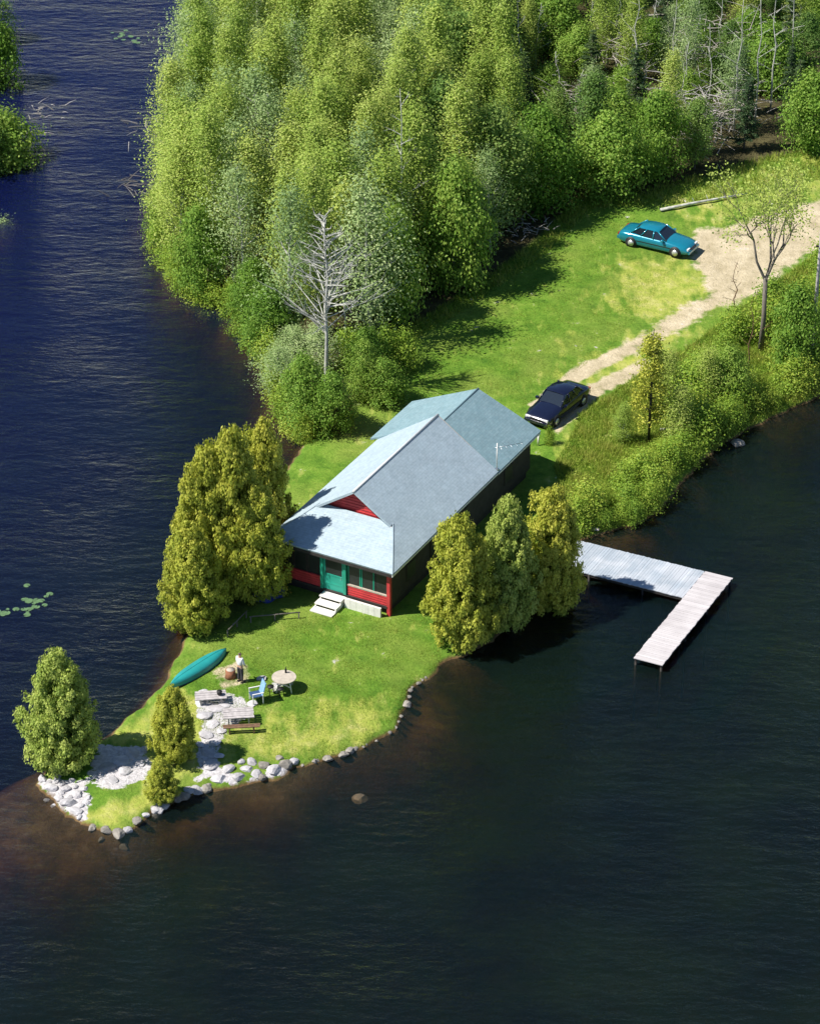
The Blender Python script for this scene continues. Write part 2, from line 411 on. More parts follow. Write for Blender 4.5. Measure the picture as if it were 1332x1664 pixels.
rok = np.maximum(soft([(62, 1258), (110, 1262), (150, 1285), (135, 1325), (105, 1312), (80, 1290)], .8),
      np.maximum(soft([(320, 1125), (400, 1130), (410, 1165), (365, 1185), (350, 1240), (400, 1260), (490, 1232), (480, 1250), (380, 1270), (320, 1262), (325, 1180)], .8) * .85,
      np.maximum(soft([(160, 1205), (240, 1210), (245, 1262), (180, 1285), (130, 1275)], .9) * .8,
                 soft([(432, 1100), (470, 1095), (485, 1125), (440, 1130)], .8) * .55)))
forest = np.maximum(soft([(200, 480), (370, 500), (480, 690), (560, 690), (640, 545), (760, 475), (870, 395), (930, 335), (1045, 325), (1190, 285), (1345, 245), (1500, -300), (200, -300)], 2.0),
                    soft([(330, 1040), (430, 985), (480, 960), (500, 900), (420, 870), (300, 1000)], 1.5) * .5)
mask = np.stack([path, yel, rok, np.ones_like(rok)], -1).reshape(-1, 4).astype(np.float32)
a = gm.attributes.new('mask', 'FLOAT_COLOR', 'POINT'); a.data.foreach_set('color', mask.ravel())
mask2 = np.stack([forest, forest, forest, np.ones_like(rok)], -1).reshape(-1, 4).astype(np.float32)
a = gm.attributes.new('mask2', 'FLOAT_COLOR', 'POINT'); a.data.foreach_set('color', mask2.ravel())
tag(link('ground', gm), kind='structure')

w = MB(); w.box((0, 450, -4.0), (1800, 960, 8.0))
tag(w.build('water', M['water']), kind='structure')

# ------------------------------------------------------------------ the house
HO = (-4.082, 124.947); HT = math.radians(61.55)
house = empty('cottage', (HO[0], HO[1], 0), HT)      # local +X runs along the ridge away from the porch, local -Y is the right hand side
tag(house, 'red cottage with blue grey shingle roof and red gable on the grassy point', 'cottage')
def P3(u, v, z): return (u, -v, z)
def hb(u0, u1, v0, v1, z0, z1): mb = MB(); mb.box(((u0 + u1) / 2, -(v0 + v1) / 2, (z0 + z1) / 2), (u1 - u0, abs(v1 - v0), z1 - z0)); return mb
FZ = .92
ZE, ZR, ZR2, ZE2 = 3.2, 5.68, 5.018, 3.15
def roof_part(name, poly, mat, t=.12):
    mb = MB(); mb.slab([P3(*p) for p in poly], t); o = mb.build(name, mat, house)
    uv = o.data.uv_layers.new(name='UVMap'); 
    nrm = max(o.data.polygons, key=lambda p: p.normal.z * p.area).normal
    h = Vector((nrm.y, -nrm.x, 0)); h.normalize(); up = nrm.cross(h)
    for lp in o.data.loops:
        c = o.data.vertices[lp.vertex_index].co; uv.data[lp.index].uv = (c.dot(h), c.dot(up))
    return o
roof_part('roof', [(2.55, 0.0, ZR), (11.65, 0.0, ZR), (11.65, 3.66, ZE), (0, 3.66, ZE), (2.84, 2.139, 4.23), (2.55, 2.139, 4.23)], M['roof'])
roof_part('roof', [(2.55, -0.0, ZR), (2.55, -2.35, 4.087), (2.84, -2.139, 4.23), (0, -3.66, ZE), (11.65, -3.66, ZE), (11.65, 0, ZR)], M['roof'])
roof_part('porch_roof', [(2.86, -2.139, 4.235), (2.86, 2.139, 4.235), (0.0, 3.655, ZE + .005), (0.0, -3.655, ZE + .005)], M['roof'], .1)
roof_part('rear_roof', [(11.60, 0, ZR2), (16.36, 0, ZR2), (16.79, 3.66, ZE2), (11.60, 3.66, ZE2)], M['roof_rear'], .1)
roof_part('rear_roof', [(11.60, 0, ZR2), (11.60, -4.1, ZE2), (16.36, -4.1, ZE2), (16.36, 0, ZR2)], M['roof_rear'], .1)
def strip(name, a, b, w_, mat, z=.03):
    mb = MB(); mb.tube([Vector(P3(*a)) + Vector((0, 0, z)), Vector(P3(*b)) + Vector((0, 0, z))], w_, 6); return mb.build(name, mat, house)
strip('ridge_cap', (2.53, 0, ZR), (11.7, 0, ZR), .075, M['trim'], -.02)
strip('ridge_cap', (11.7, 0, ZR2), (16.4, 0, ZR2), .06, M['roof_rear'], -.02)
strip('hip_cap', (2.84, 2.139, 4.23), (0, 3.66, ZE), .035, M['roof'], -.01)
strip('hip_cap', (2.84, -2.139, 4.23), (0, -3.66, ZE), .035, M['roof'], -.01)
def fascia(a, b, mat, h=.16, off=-.1):
    mb = MB(); A = Vector(P3(*a)); B = Vector(P3(*b)); d = (B - A).normalized(); s = d.cross(Vector((0, 0, 1))).normalized() * .02
    vs = []
    for q in (A, B):
        for k in (s, -s):
            vs += [q + k + Vector((0, 0, off)), q + k + Vector((0, 0, off - h))]
    mb.add(vs, [(0, 1, 5, 4), (2, 6, 7, 3), (0, 4, 6, 2), (1, 3, 7, 5), (0, 2, 3, 1), (4, 5, 7, 6)]); return mb.build('fascia', mat, house)
fascia((.03, -3.62, ZE), (.03, 3.62, ZE), M['darkwood_and_shade'])
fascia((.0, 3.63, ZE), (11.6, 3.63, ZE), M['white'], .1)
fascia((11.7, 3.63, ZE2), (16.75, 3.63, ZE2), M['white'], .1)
fascia((0, -3.63, ZE), (11.6, -3.63, ZE), M['darkwood_and_shade'], .1)
fascia((2.58, 0, ZR + .02), (2.58, 2.2, 4.17), M['white'], .08, -.02)
fascia((2.58, 0, ZR + .02), (2.58, -2.3, 4.12), M['white'], .08, -.02)
fascia((11.64, .05, ZR), (11.64, 3.6, 3.25), M['tan'], .18, -.02)
# gable
mb = MB(); zf = lambda v: ZR - .677 * abs(v) - .13
mb.add([P3(3.0, -2.1, 4.15), P3(3.0, 2.1, 4.15), P3(3.0, 0, 5.5), P3(3.12, -2.1, 4.15), P3(3.12, 2.1, 4.15), P3(3.12, 0, 5.5)],
       [(0, 1, 2), (5, 4, 3), (0, 3, 4, 1), (1, 4, 5, 2), (2, 5, 3, 0)])
mb.build('gable', M['red'], house)
mb = MB()
for k in range(7):
    z = 4.27 + k * .17; hv = (5.42 - z) / .66
    if hv > .15: mb.box(P3(2.985, 0, z), (.025, 2 * hv, .03))
o = mb.build('clapboard', M['red'], house); o['kind'] = 'stuff'
# body walls (u .4 .. 16.4)
VL, VR = -3.28, 3.28
hb(.45, 16.3, 3.16, 3.28, FZ, 3.05).build('wall', M['darkwood_and_shade'], house)  # right wall: deep shade painted in as a near-black colour
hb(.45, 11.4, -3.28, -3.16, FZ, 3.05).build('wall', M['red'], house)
hb(16.18, 16.3, -3.7, 3.16, FZ, 3.0).build('wall', M['red'], house)
hb(11.4, 16.18, -3.72, -3.6, FZ, 3.05).build('wall', M['red'], house)
mb = MB(); mb.add([P3(16.2, -3.7, 3.15), P3(16.2, 3.16, 3.15), P3(16.2, 0, 4.85), P3(16.28, -3.7, 3.15), P3(16.28, 3.16, 3.15), P3(16.28, 0, 4.85)],
       [(0, 1, 2), (5, 4, 3), (0, 3, 4, 1), (1, 4, 5, 2), (2, 5, 3, 0)]); mb.build('rear_gable', M['red'], house)
hb(.5, 16.2, -3.1, 3.1, .0, FZ).build('foundation', M['darkwood_and_shade'], house)
hb(.3, 16.25, -3.2, 3.2, FZ - .14, FZ - .002).build('porch_floor', M['darkwood_and_shade'], house)
mb = MB(); mb.box(P3(6, 0, 3.1), (11.3, 6.3, .05)); mb.box(P3(13.9, 0, 3.0), (4.4, 6.3, .05)); mb.build('soffit', M['darkwood_and_shade'], house)
# right side windows, frames given a dark colour to stand for the shade
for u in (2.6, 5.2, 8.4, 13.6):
    f = hb(u - .5, u + .5, 3.28, 3.32, 1.45, 2.45).build('window', M['darkwood_and_shade'], house)
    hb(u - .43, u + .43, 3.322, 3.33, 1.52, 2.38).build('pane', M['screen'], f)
# porch front: band, screens, posts, door
hb(.36, .46, .84, 3.14, FZ, 1.5).build('porch_wall', M['red'], house)
hb(.36, .46, -3.14, -.74, FZ, 1.5).build('porch_wall', M['red'], house)
mb = MB()
for k in range(4):
    mb.box(P3(.352, 1.99, 1.0 + k * .14), (.02, 2.28, .025)); mb.box(P3(.352, -1.94, 1.0 + k * .14), (.02, 2.38, .025))
o = mb.build('clapboard', M['red'], house); o['kind'] = 'stuff'
hb(.33, .47, .84, 3.14, 1.5, 1.58).build('sill', M['tan'], house)
hb(.33, .47, -3.14, -.74, 1.5, 1.58).build('sill', M['red'], house)
hb(.3, .5, 3.14, 3.32, .3, 3.02).build('corner_post', M['red'], house)
hb(.3, .5, -3.32, -3.14, .3, 3.02).build('corner_post', M['red'], house)
for v0, v1 in ((.84, 1.58), (1.62, 2.36), (2.40, 3.12), (-3.12, -2.36), (-2.32, -1.56), (-1.52, -.76)):
    mbf = MB(); uc = .42
    for vv in (v0 + .03, v1 - .03): mbf.box(P3(uc, vv, 2.22), (.05, .06, 1.44))
    for zz in (1.53, 2.91): mbf.box(P3(uc, (v0 + v1) / 2, zz), (.048, v1 - v0 - .12, .06))
    f = mbf.build('window', M['green_paint'] if v0 > 0 and v0 < 1.7 else M['darkwood_and_shade'], house)
    hb(uc - .006, uc + .006, v0 + .06, v1 - .06, 1.56, 2.88).build('screen', M['screen'], f)
hb(.28, .44, -.72, -.56, FZ, 3.02).build('door_post', M['green_paint'], house)
hb(.28, .44, .62, .78, FZ, 3.02).build('door_post', M['green_paint'], house)
mbf = MB()
for vv in (-.5, .56): mbf.box(P3(.38, vv, 1.8), (.05, .1, 2.0))
for zz in (.84, 1.30, 1.82, 2.76): mbf.box(P3(.38, .03, zz), (.046, .96, .1))
mbf.box(P3(.385, .03, 1.06), (.03, .96, .4)); mbf.box(P3(.385, .03, 1.56), (.03, .96, .44))
d = mbf.build('door', M['teal_paint'], house)
hb(.376, .39, -.45, .51, 1.87, 2.71).build('screen', M['screen'], d)
mbf = MB(); mbf.tube([P3(.33, .46, 1.7), P3(.33, .46, 1.85)], .015, 6); mbf.build('handle', M['metal'], d)
# skirting panel under the right of the porch
sk = hb(-.02, .08, .86, 2.96, .1, .93).build('skirting', M['white'], house)
for k in range(6):
    hb(-.03, -.02, .86 + k * .35 + .005, .86 + (k + 1) * .35 - .012, .14, .92).build('board', M['white'], sk)
# front steps
stp = empty('steps', (0, 0, 0)); stp.parent = house
for k in range(3):
    hb(-1.2 + k * .48, -.70 + k * .48, -.5, .78, .40 + k * .18, .46 + k * .18).build('tread', M['white'], stp)
mb = MB()
for v in (-.44, .72):
    mb.add([P3(-1.16, v - .03, .0), P3(.28, v - .03, .0), P3(.28, v - .03, .80), P3(-1.16, v - .03, .39),
            P3(-1.16, v + .03, .0), P3(.28, v + .03, .0), P3(.28, v + .03, .80), P3(-1.16, v + .03, .39)],
           [(0, 1, 2, 3), (7, 6, 5, 4), (0, 4, 5, 1), (1, 5, 6, 2), (2, 6, 7, 3), (3, 7, 4, 0)])
mb.build('stringer', M['white'], stp)

def HW(u, v):   # house coordinates to the world
    c, s = math.cos(HT), math.sin(HT); return (HO[0] + u * c + v * s, HO[1] + u * s - v * c)

# television antenna
x, y = HW(11.75, 3.52); ant = empty('tv_antenna', (x, y, 3.22), math.radians(12))
tag(ant, 'thin white television aerial on a mast at the right edge of the cottage roof', 'antenna')
mb = MB(); mb.tube([(0, 0, 0), (0, 0, 1.62)], .03, 6); mb.build('mast', M['white'], ant)
mb = MB(); mb.tube([(-.1, 0, 1.35), (1.45, .25, 1.35)], .014, 5); mb.build('boom', M['metal'], ant)
for k in range(5):
    q = Vector((.15 + k * .3, .04 + k * .05, 1.36)); hl = .42 - k * .04
    mb = MB(); mb.tube([q + Vector((-.16, 1, 0)) * hl, q - Vector((-.16, 1, 0)) * hl], .009, 4); mb.build('element', M['metal'], ant)
mb = MB(); mb.box((0, 0, .03), (.2, .2, .06)); mb.build('bracket', M['metal'], ant)

# ------------------------------------------------------------------ dock
e1 = Vector((.9005, -.4348, 0)); e2 = Vector((-.4655, -.885, 0)); A0 = Vector((8.79, 130.98, 0)); Bc = Vector((16.7, 127.2, 0))
dk = empty('dock', (A0.x, A0.y, 0)); tag(dk, 'L shaped wooden dock reaching out over the dark water beside the cedars', 'dock')
DZ = .46
def deck(origin, along, across, length, width, mat):
    """boards laid across; origin is a corner"""
    nb = int(length / .15); vs = []; fs = []; tn = []
    p = length / nb
    for k in range(nb):
        dz = random.uniform(-.006, .006); j = random.uniform(-.02, .02)
        c0 = origin + along * (k * p + .006) + across * j; c1 = origin + along * ((k + 1) * p - .006) + across * j
        q = [c0, c1, c1 + across * width, c0 + across * width]
        n = len(vs); vs += [(v.x, v.y, DZ + dz) for v in q] + [(v.x, v.y, DZ - .04) for v in q]
        fs += [tuple(n + i for i in f) for f in ((0, 1, 2, 3), (7, 6, 5, 4), (0, 4, 5, 1), (1, 5, 6, 2), (2, 6, 7, 3), (3, 7, 4, 0))]
        tn += [random.random()] * 8
    me = mesh_big('deck_boards', np.array(vs) - np.array([A0.x, A0.y, 0]), fs, mat, False, tn)
    o = link('deck_boards', me, dk); o['kind'] = 'stuff'
    bm = bmesh.new(); bm.from_mesh(me); bmesh.ops.recalc_face_normals(bm, faces=bm.faces); bm.to_mesh(me); bm.free(); return o
L1 = (Bc - A0).length - 1.54
st_ = A0 - e1 * .6
o = deck(st_, e1, e2, L1 + .6, 2.86, M['deck_blue']); o['label'] = 'weathered blue grey deck boards of the wide shore section'
o = deck(Bc + e2 * .0, e2, -e1, 9.14, 1.53, M['deck_white']); o['label'] = 'bleached pale boards of the outer arm'
def beam(a, b, w_, h, mat, name, z):
    mb = MB(); d = (b - a); mid = (a + b) / 2 - A0; mb.box((mid.x, mid.y, z), (d.length, w_, h), math.atan2(d.y, d.x)); return mb.build(name, mat, dk)
for q in (.08, 1.43, 2.78): beam(st_ + e2 * q, st_ + e1 * (L1 + .55) + e2 * q, .06, .16, M['darkwood_and_shade'], 'frame_beam', DZ - .125)
for q in (.08, 1.45): beam(Bc - e1 * q, Bc - e1 * q + e2 * 9.1, .06, .16, M['darkwood_and_shade'], 'frame_beam', DZ - .127)
for q, s_ in [(2, .05), (2, 2.8), (5, .05), (5, 2.8)]:
    p = A0 + e1 * q + e2 * s_ - A0; mb = MB(); mb.tube([(p.x, p.y, -3), (p.x, p.y, DZ - .05)], .06, 8); mb.build('pile', M['darkwood_and_shade'], dk)
for q, s_ in [(.1, .1), (3.2, 1.45), (3.2, .1), (6, 1.45), (6, .1), (9, 1.45), (9, .1)]:
    p = Bc - e1 * s_ + e2 * q - A0; mb = MB(); mb.tube([(p.x, p.y, -3.4), (p.x, p.y, DZ - .05)], .06, 8); mb.build('pile', M['darkwood_and_shade'], dk)
# landing plank on shore
x, y = G(950, 858, .3); mb = MB(); mb.box((0, 0, 0), (1.5, .25, .08)); o = mb.build('landing_plank', M['wood'], None, (x, y, hz(x, y) + .05)); o.rotation_euler[2] = -.1
tag(o, 'short grey plank lying on the bank at the shore end of the dock', 'plank')

# ------------------------------------------------------------------ cars
def make_car(name, label, paint, L, Wd, H, loc, heading, cover):
    car = empty(name, loc, heading); tag(car, label, 'car')
    hl = L / 2; hw = Wd / 2
    # x, half width factor, hood/belt height, bottom
    S = [(-1, .80, .62, .42), (-.985, .88, .78, .34), (-.93, .95, .88, .28), (-.8, .98, .93, .22), (-.55, 1, .95, .2), (-.2, 1, .93, .2), (.15, 1, .91, .2),
         (.34, 1, .90, .2), (.5, .99, .86, .2), (.72, .97, .79, .22), (.88, .93, .71, .24), (.965, .86, .60, .28), (1, .76, .48, .34)]
    V = []; 
    for (x, w_, zt, zb) in S:
        h = hw * w_; zm = (zt + zb) * .5
        prof = [(-h * .9, zb), (-h * .985, zb + .1), (-h, zm + .05), (-h * .97, zt - .1), (-h * .86, zt - .015), (-h * .5, zt + .015), (0, zt + .025)]
        prof += [(-a_, b_) for a_, b_ in prof[-2::-1]]
        V += [(x * hl, a_, b_) for a_, b_ in prof]
    n = 13; Fc = []
    for i in range(len(S) - 1):
        for k in range(n - 1): Fc.append((i * n + k, i * n + k + 1, (i + 1) * n + k + 1, (i + 1) * n + k))
        Fc.append((i * n + n - 1, i * n, (i + 1) * n, (i + 1) * n + n - 1))
    Fc += [tuple(range(n)), tuple((len(S) - 1) * n + k for k in range(n - 1, -1, -1))]
    mb = MB(); mb.add(V, Fc, True); mb.build('body', paint, car)
    # cabin: belt ring and roof ring
    zb, zr = .89, H
    belt = [(-.68 * hl, .80), (-.35 * hl, .90), (.0, .92), (.36 * hl, .84)]
    roof = [(-.42 * hl, .64), (-.2 * hl, .72), (.0, .73), (.10 * hl, .68)]
    mb = MB(); vs = []
    for (x, w_) in belt: vs += [(x, -hw * w_, zb), (x, hw * w_, zb)]
    for (x, w_) in roof: vs += [(x, -hw * w_, zr - .05), (x, hw * w_, zr - .05)]
    fs = []
    for i in range(3):
        fs += [(2 * i, 2 * i + 2, 8 + 2 * i + 2, 8 + 2 * i), (2 * i + 3, 2 * i + 1, 8 + 2 * i + 1, 8 + 2 * i + 3)]
    fs += [(1, 0, 8, 9), (6, 7, 15, 14), (8, 10, 11, 9), (10, 12, 13, 11), (12, 14, 15, 13), (0, 1, 3, 2), (2, 3, 5, 4), (4, 5, 7, 6)]
    mb.add(vs, fs); mb.build('window_glass', M['glass'], car)
    mb = MB(); vs = []
    for x, w_, dz in [(-.455 * hl, .60, -.035), (-.40 * hl, .68, .0), (-.2 * hl, .745, .035), (.0, .755, .035), (.09 * hl, .71, .01), (.125 * hl, .64, -.03)]:
        vs += [(x, -hw * w_, zr - .06 + dz), (x, -hw * w_ * .85, zr + dz - .01), (x, 0, zr + dz + .015), (x, hw * w_ * .85, zr + dz - .01), (x, hw * w_, zr - .06 + dz)]
    fs = [(5 * i + k, 5 * i + k + 1, 5 * i + k + 6, 5 * i + k + 5) for i in range(5) for k in range(4)]
    mb.add(vs, fs, True); mb.build('roof', paint, car)
    for s in (-1, 1):
        for (i, w_) in ((0, .06), (1, .045), (2, .05), (3, .045)):
            a_ = Vector((belt[i][0], s * hw * (belt[i][1] + .005), zb)); b_ = Vector((roof[i][0], s * hw * (roof[i][1] + .01), zr - .04))
            mb = MB(); mb.tube([a_, b_], w_, 5); mb.build('pillar', paint, car)
        mb = MB(); mb.box((.28 * hl, s * (hw + .06), .95), (.16, .18, .12)); mb.build('mirror', paint, car)
        for x in (-.60 * hl, .64 * hl):
            mb = MB(); mb.tube([(x, s * (hw - .2), .33), (x, s * (hw + .002), .33)], .39, 20); mb.build('wheel_arch', M['black'], car)
            mb = MB(); mb.tube([(x, s * (hw - .18), .31), (x, s * (hw + .015), .31)], .31, 20); wh = mb.build('wheel', M['tyre'], car)
            mb = MB(); mb.tube([(x, s * (hw - .05), .31), (x, s * (hw + .03), .31)], .2, 16); mb.build('rim', M['hub'], wh)
        mb = MB(); mb.box((.955 * hl, s * hw * .62, .58), (.10, .34, .12)); mb.build('headlight', M['lamp'], car)
        mb = MB(); mb.box((-.985 * hl, s * hw * .66, .70), (.08, .36, .14)); mb.build('tail_light', M['tail'], car)
        mb = MB(); mb.box((0.02 * hl, s * (hw + .004), .55), (.95 * hl, .015, .05)); mb.build('side_moulding', M['black'], car)
    mb = MB(); mb.box((1.0 * hl, 0, .40), (.12, Wd * .82, .16)); mb.build('bumper', cover, car)
    mb = MB(); mb.box((-1.0 * hl, 0, .46), (.12, Wd * .84, .18)); mb.build('bumper', cover, car)
    mb = MB(); mb.box((.99 * hl, 0, .56), (.06, Wd * .42, .09)); mb.build('grille', M['black'], car)
    mb = MB(); mb.tube([(.25 * hl, -.25, .955), (.27 * hl, .3, .96)], .012, 4); mb.build('wiper', M['black'], car)
    return car
x, y = G(1068, 405); make_car('parked_car', 'turquoise sedan parked on grass where the gravel drive ends', M['carteal'], 4.9, 1.82, 1.40, (x, y, hz(x, y) - .01), math.radians(-29), M['carteal'])
x, y = G(905, 668); make_car('parked_car', 'dark navy sedan parked close behind the cottage', M['carnavy'], 4.7, 1.8, 1.42, (x, y, hz(x, y) - .01), math.radians(56 + 180), M['carnavy'])

# ------------------------------------------------------------------ canoe, upside down
x0, y0 = G(277, 1117); x1, y1 = G(368, 1058)
cl = math.hypot(x1 - x0, y1 - y0); cn = empty('canoe', ((x0 + x1) / 2, (y0 + y1) / 2, hz((x0 + x1) / 2, (y0 + y1) / 2) + .03), math.atan2(y1 - y0, x1 - x0))
tag(cn, 'teal canoe lying keel up on the grass by the water', 'canoe')
NS = 17; vs = []
for i in range(NS):
    t = -1 + 2 * i / (NS - 1); b_ = .44 * (1 - abs(t) ** 2.4) ** .8 + .012; hh = .40 + .0 * t; rise = .12 * t ** 4
    for k in range(11):
        a_ = math.pi * k / 10; cx = math.cos(a_); sx_ = math.sin(a_) ** .55
        vs.append((t * cl / 2, -b_ * cx * (1.0 if abs(cx) < .99 else 1.0), (hh - rise * 1.3) * sx_ + .02))
fs = [(i * 11 + k, i * 11 + k + 1, (i + 1) * 11 + k + 1, (i + 1) * 11 + k) for i in range(NS - 1) for k in range(10)]
mb = MB(); mb.add(vs, fs, True); mb.build('hull', M['canoe'], cn)
for s in (0, 10):
    mb = MB(); mb.tube([Vector(vs[i * 11 + s]) for i in range(NS)], .025, 5); mb.build('gunwale', M['canoetrim'], cn)
mb = MB(); mb.tube([Vector(vs[i * 11 + 5]) + Vector((0, 0, .005)) for i in range(NS)], .014, 5); mb.build('keel', M['canoe'], cn)

# ------------------------------------------------------------------ person standing
def skin_mesh(name, joints, edges, mat, sub=2, root=0):
    me = bpy.data.meshes.new(name); me.from_pydata([j[0] for j in joints], edges, []); o = bpy.data.objects.new(name, me); col.objects.link(o)
    md = o.modifiers.new('skin', 'SKIN'); md.use_smooth_shade = True
    for i, j in enumerate(joints):
        r = j[1]; o.data.skin_vertices[0].data[i].radius = r if hasattr(r, '__len__') else (r, r)
    o.data.skin_vertices[0].data[root].use_root = True
    s = o.modifiers.new('sub', 'SUBSURF'); s.levels = sub; s.render_levels = sub
    dg = bpy.context.evaluated_depsgraph_get(); m2 = bpy.data.meshes.new_from_object(o.evaluated_get(dg))
    bpy.data.objects.remove(o); m2.materials.clear(); m2.materials.append(mat); m2.name = name
    m2.polygons.foreach_set('use_smooth', [True] * len(m2.polygons)); return m2
def body_skel(f=1.0, hands=True, head=True):
    J = []; E = []
    def j(p, r, par=None):
        J.append((p, r)); 
        if par is not None: E.append((par, len(J) - 1))
        return len(J) - 1
    pel = j((0, 0, .96), (.15 * f, .11 * f)); wst = j((0, 0, 1.1), (.135 * f, .10 * f), pel); ch = j((0, .0, 1.30), (.165 * f, .115 * f), wst); nk = j((0, .0, 1.47), (.07, .07), ch)
    if head:
        a_ = j((0, .0, 1.54), .052, nk); b_ = j((0, .015, 1.60), (.073, .085), a_); j((0, .01, 1.70), (.075, .092), b_)
    for s in (-1, 1):
        sh = j((s * .17, 0, 1.42), .062 * f, ch); el = j((s * .23, .03, 1.16), .045 * f, sh); wr = j((s * .20, .17, .96), .03 * f, el)
        if hands:
            pm = j((s * .195, .22, .91), (.036, .022), wr)
            for q, ln in enumerate((.055, .07, .065, .05)):
                k1 = j((s * .195 + (q - 1.5) * .018, .25, .88), .0095, pm); j((s * .195 + (q - 1.5) * .018, .26, .88 - ln), .008, k1)
            j((s * .155, .23, .88), .010, pm)
        hp = j((s * .09, 0, .90), .095 * f, pel); kn = j((s * .10, .02, .50), .062 * f, hp); an = j((s * .11, 0, .10), .042 * f, kn)
        j((s * .12, .10, .04), (.042 * f, .035), an)
    return J, E
px_, py_ = G(391, 1108); pr = empty('person', (px_, py_, hz(px_, py_) - .01), math.radians(-40))
tag(pr, 'standing person in pale shirt and dark trousers beside the overturned canoe', 'person')
J, E_ = body_skel(); link('body', skin_mesh('body', J, E_, M['skin']), pr)
# shirt: torso and sleeves
J = [((0, 0, 1.0), (.17, .13)), ((0, 0, 1.12), (.16, .12)), ((0, 0, 1.30), (.19, .135)), ((0, 0, 1.44), (.10, .09))]; E_ = [(0, 1), (1, 2), (2, 3)]
for s in (-1, 1):
    n = len(J); J += [((s * .175, 0, 1.42), .078), ((s * .23, .03, 1.16), .06), ((s * .215, .10, 1.06), .05)]; E_ += [(2, n), (n, n + 1), (n + 1, n + 2)]
link('shirt', skin_mesh('shirt', J, E_, M['shirt']), pr)
J = [((0, 0, 1.0), (.165, .125)), ((0, 0, .93), (.16, .125))]; E_ = [(0, 1)]
for s in (-1, 1):
    n = len(J); J += [((s * .09, 0, .88), .108), ((s * .10, .02, .50), .078), ((s * .11, 0, .12), .062)]; E_ += [(1, n), (n, n + 1), (n + 1, n + 2)]
link('trousers', skin_mesh('trousers', J, E_, M['trousers']), pr)
J = [((0, -.015, 1.63), (.078, .088)), ((0, -.005, 1.72), (.078, .09))]; link('hair', skin_mesh('hair', J, [(0, 1)], M['hair']), pr)
for s in (-1, 1):
    mb = MB(); mb.box((s * .12, .07, .035), (.1, .27, .07)); mb.build('shoe', M['black'], pr)
    mb = MB(); mb.tube([(s * .03, .092, 1.655), (s * .03, .105, 1.655)], .011, 6); mb.build('eye', M['black'], pr)
mb = MB(); mb.tube([(0, .09, 1.64), (0, .12, 1.61)], .012, 5); mb.build('nose', M['skin'], pr)
mb = MB(); mb.box((0, .094, 1.575), (.05, .01, .01)); mb.build('mouth', M['rust'], pr)

# ------------------------------------------------------------------ patio things
def put(name, px, py, rz, label, cat, group=None, dz=0.0):
    x, y = G(px, py); return tag(empty(name, (x, y, hz(x, y) + dz), rz), label, cat, group)
# lawn chair
ch = put('lawn_chair', 417, 1140, math.radians(200), 'light blue lawn chair with white legs beside the round table', 'chair')
def cb(parent, name, mat, c, d, M_=None, rz=0): mb = MB(); mb.box(c, d, rz, M_); return mb.build(name, mat, parent)
cb(ch, 'seat', M['navycloth'], (0, 0, .42), (.58, .54, .04))
cb(ch, 'backrest', M['bluecloth'], (-.33, 0, .76), (.04, .54, .68), Matrix.Rotation(math.radians(-16), 3, 'Y'))
for sx_, sy_ in ((1, 1), (1, -1), (-1, 1), (-1, -1)): cb(ch, 'leg', M['white'], (sx_ * .25, sy_ * .29, .24), (.045, .045, .48))
for sy_ in (1, -1): cb(ch, 'armrest', M['white'], (0.0, sy_ * .31, .64), (.58, .06, .03)); cb(ch, 'arm_support', M['white'], (.25, sy_ * .31, .55), (.04, .04, .18))
# round table
tb = put('round_table', 462, 1120, 0, 'pale round garden table with white legs on the lawn', 'table')
mb = MB(); mb.tube([(0, 0, .68), (0, 0, .73)], .60, 24); o = mb.build('tabletop', M['tan'], tb)
o.data.polygons.foreach_set('use_smooth', [False] * len(o.data.polygons))
for k in range(4):
    a_ = math.pi / 4 + k * math.pi / 2; mb = MB(); mb.tube([(.4 * math.cos(a_), .4 * math.sin(a_), .68), (.52 * math.cos(a_), .52 * math.sin(a_), 0)], .035, 6); mb.build('leg', M['white'], tb)
cb(tb, 'cross_brace', M['white'], (0, 0, .35), (.84, .05, .06), None, math.pi / 4); cb(tb, 'cross_brace', M['white'], (0, 0, .29), (.84, .05, .06), None, -math.pi / 4)
x, y = G(459, 1102, 1.1); bt = put('bottle', 459, 1102, 0, 'small dark bottle standing on the round table', 'bottle')
bt.location = (tb.location.x + .08, tb.location.y + .35, tb.location.z + .73)
mb = MB(); mb.tube([(0, 0, 0), (0, 0, .2), (0, 0, .25), (0, 0, .34)], [.05, .05, .02, .02], 8); mb.build('glass_body', M['black'], bt)
# two dark stools by the table
for px, py, lb in ((440, 1127, 'small dark stool left of the round table legs'), (456, 1131, 'small dark stool in front of the round table')):
    s_ = put('stool', px, py, .3, lb, 'stool', 'dark stools at the round table')
    mb = MB(); mb.tube([(0, 0, .38), (0, 0, .43)], .17, 12); mb.build('seat', M['black'], s_)
    for k in range(3): a_ = k * 2.09; mb = MB(); mb.tube([(.1 * math.cos(a_), .1 * math.sin(a_), .38), (.18 * math.cos(a_), .18 * math.sin(a_), 0)], .02, 5); mb.build('leg', M['black'], s_)
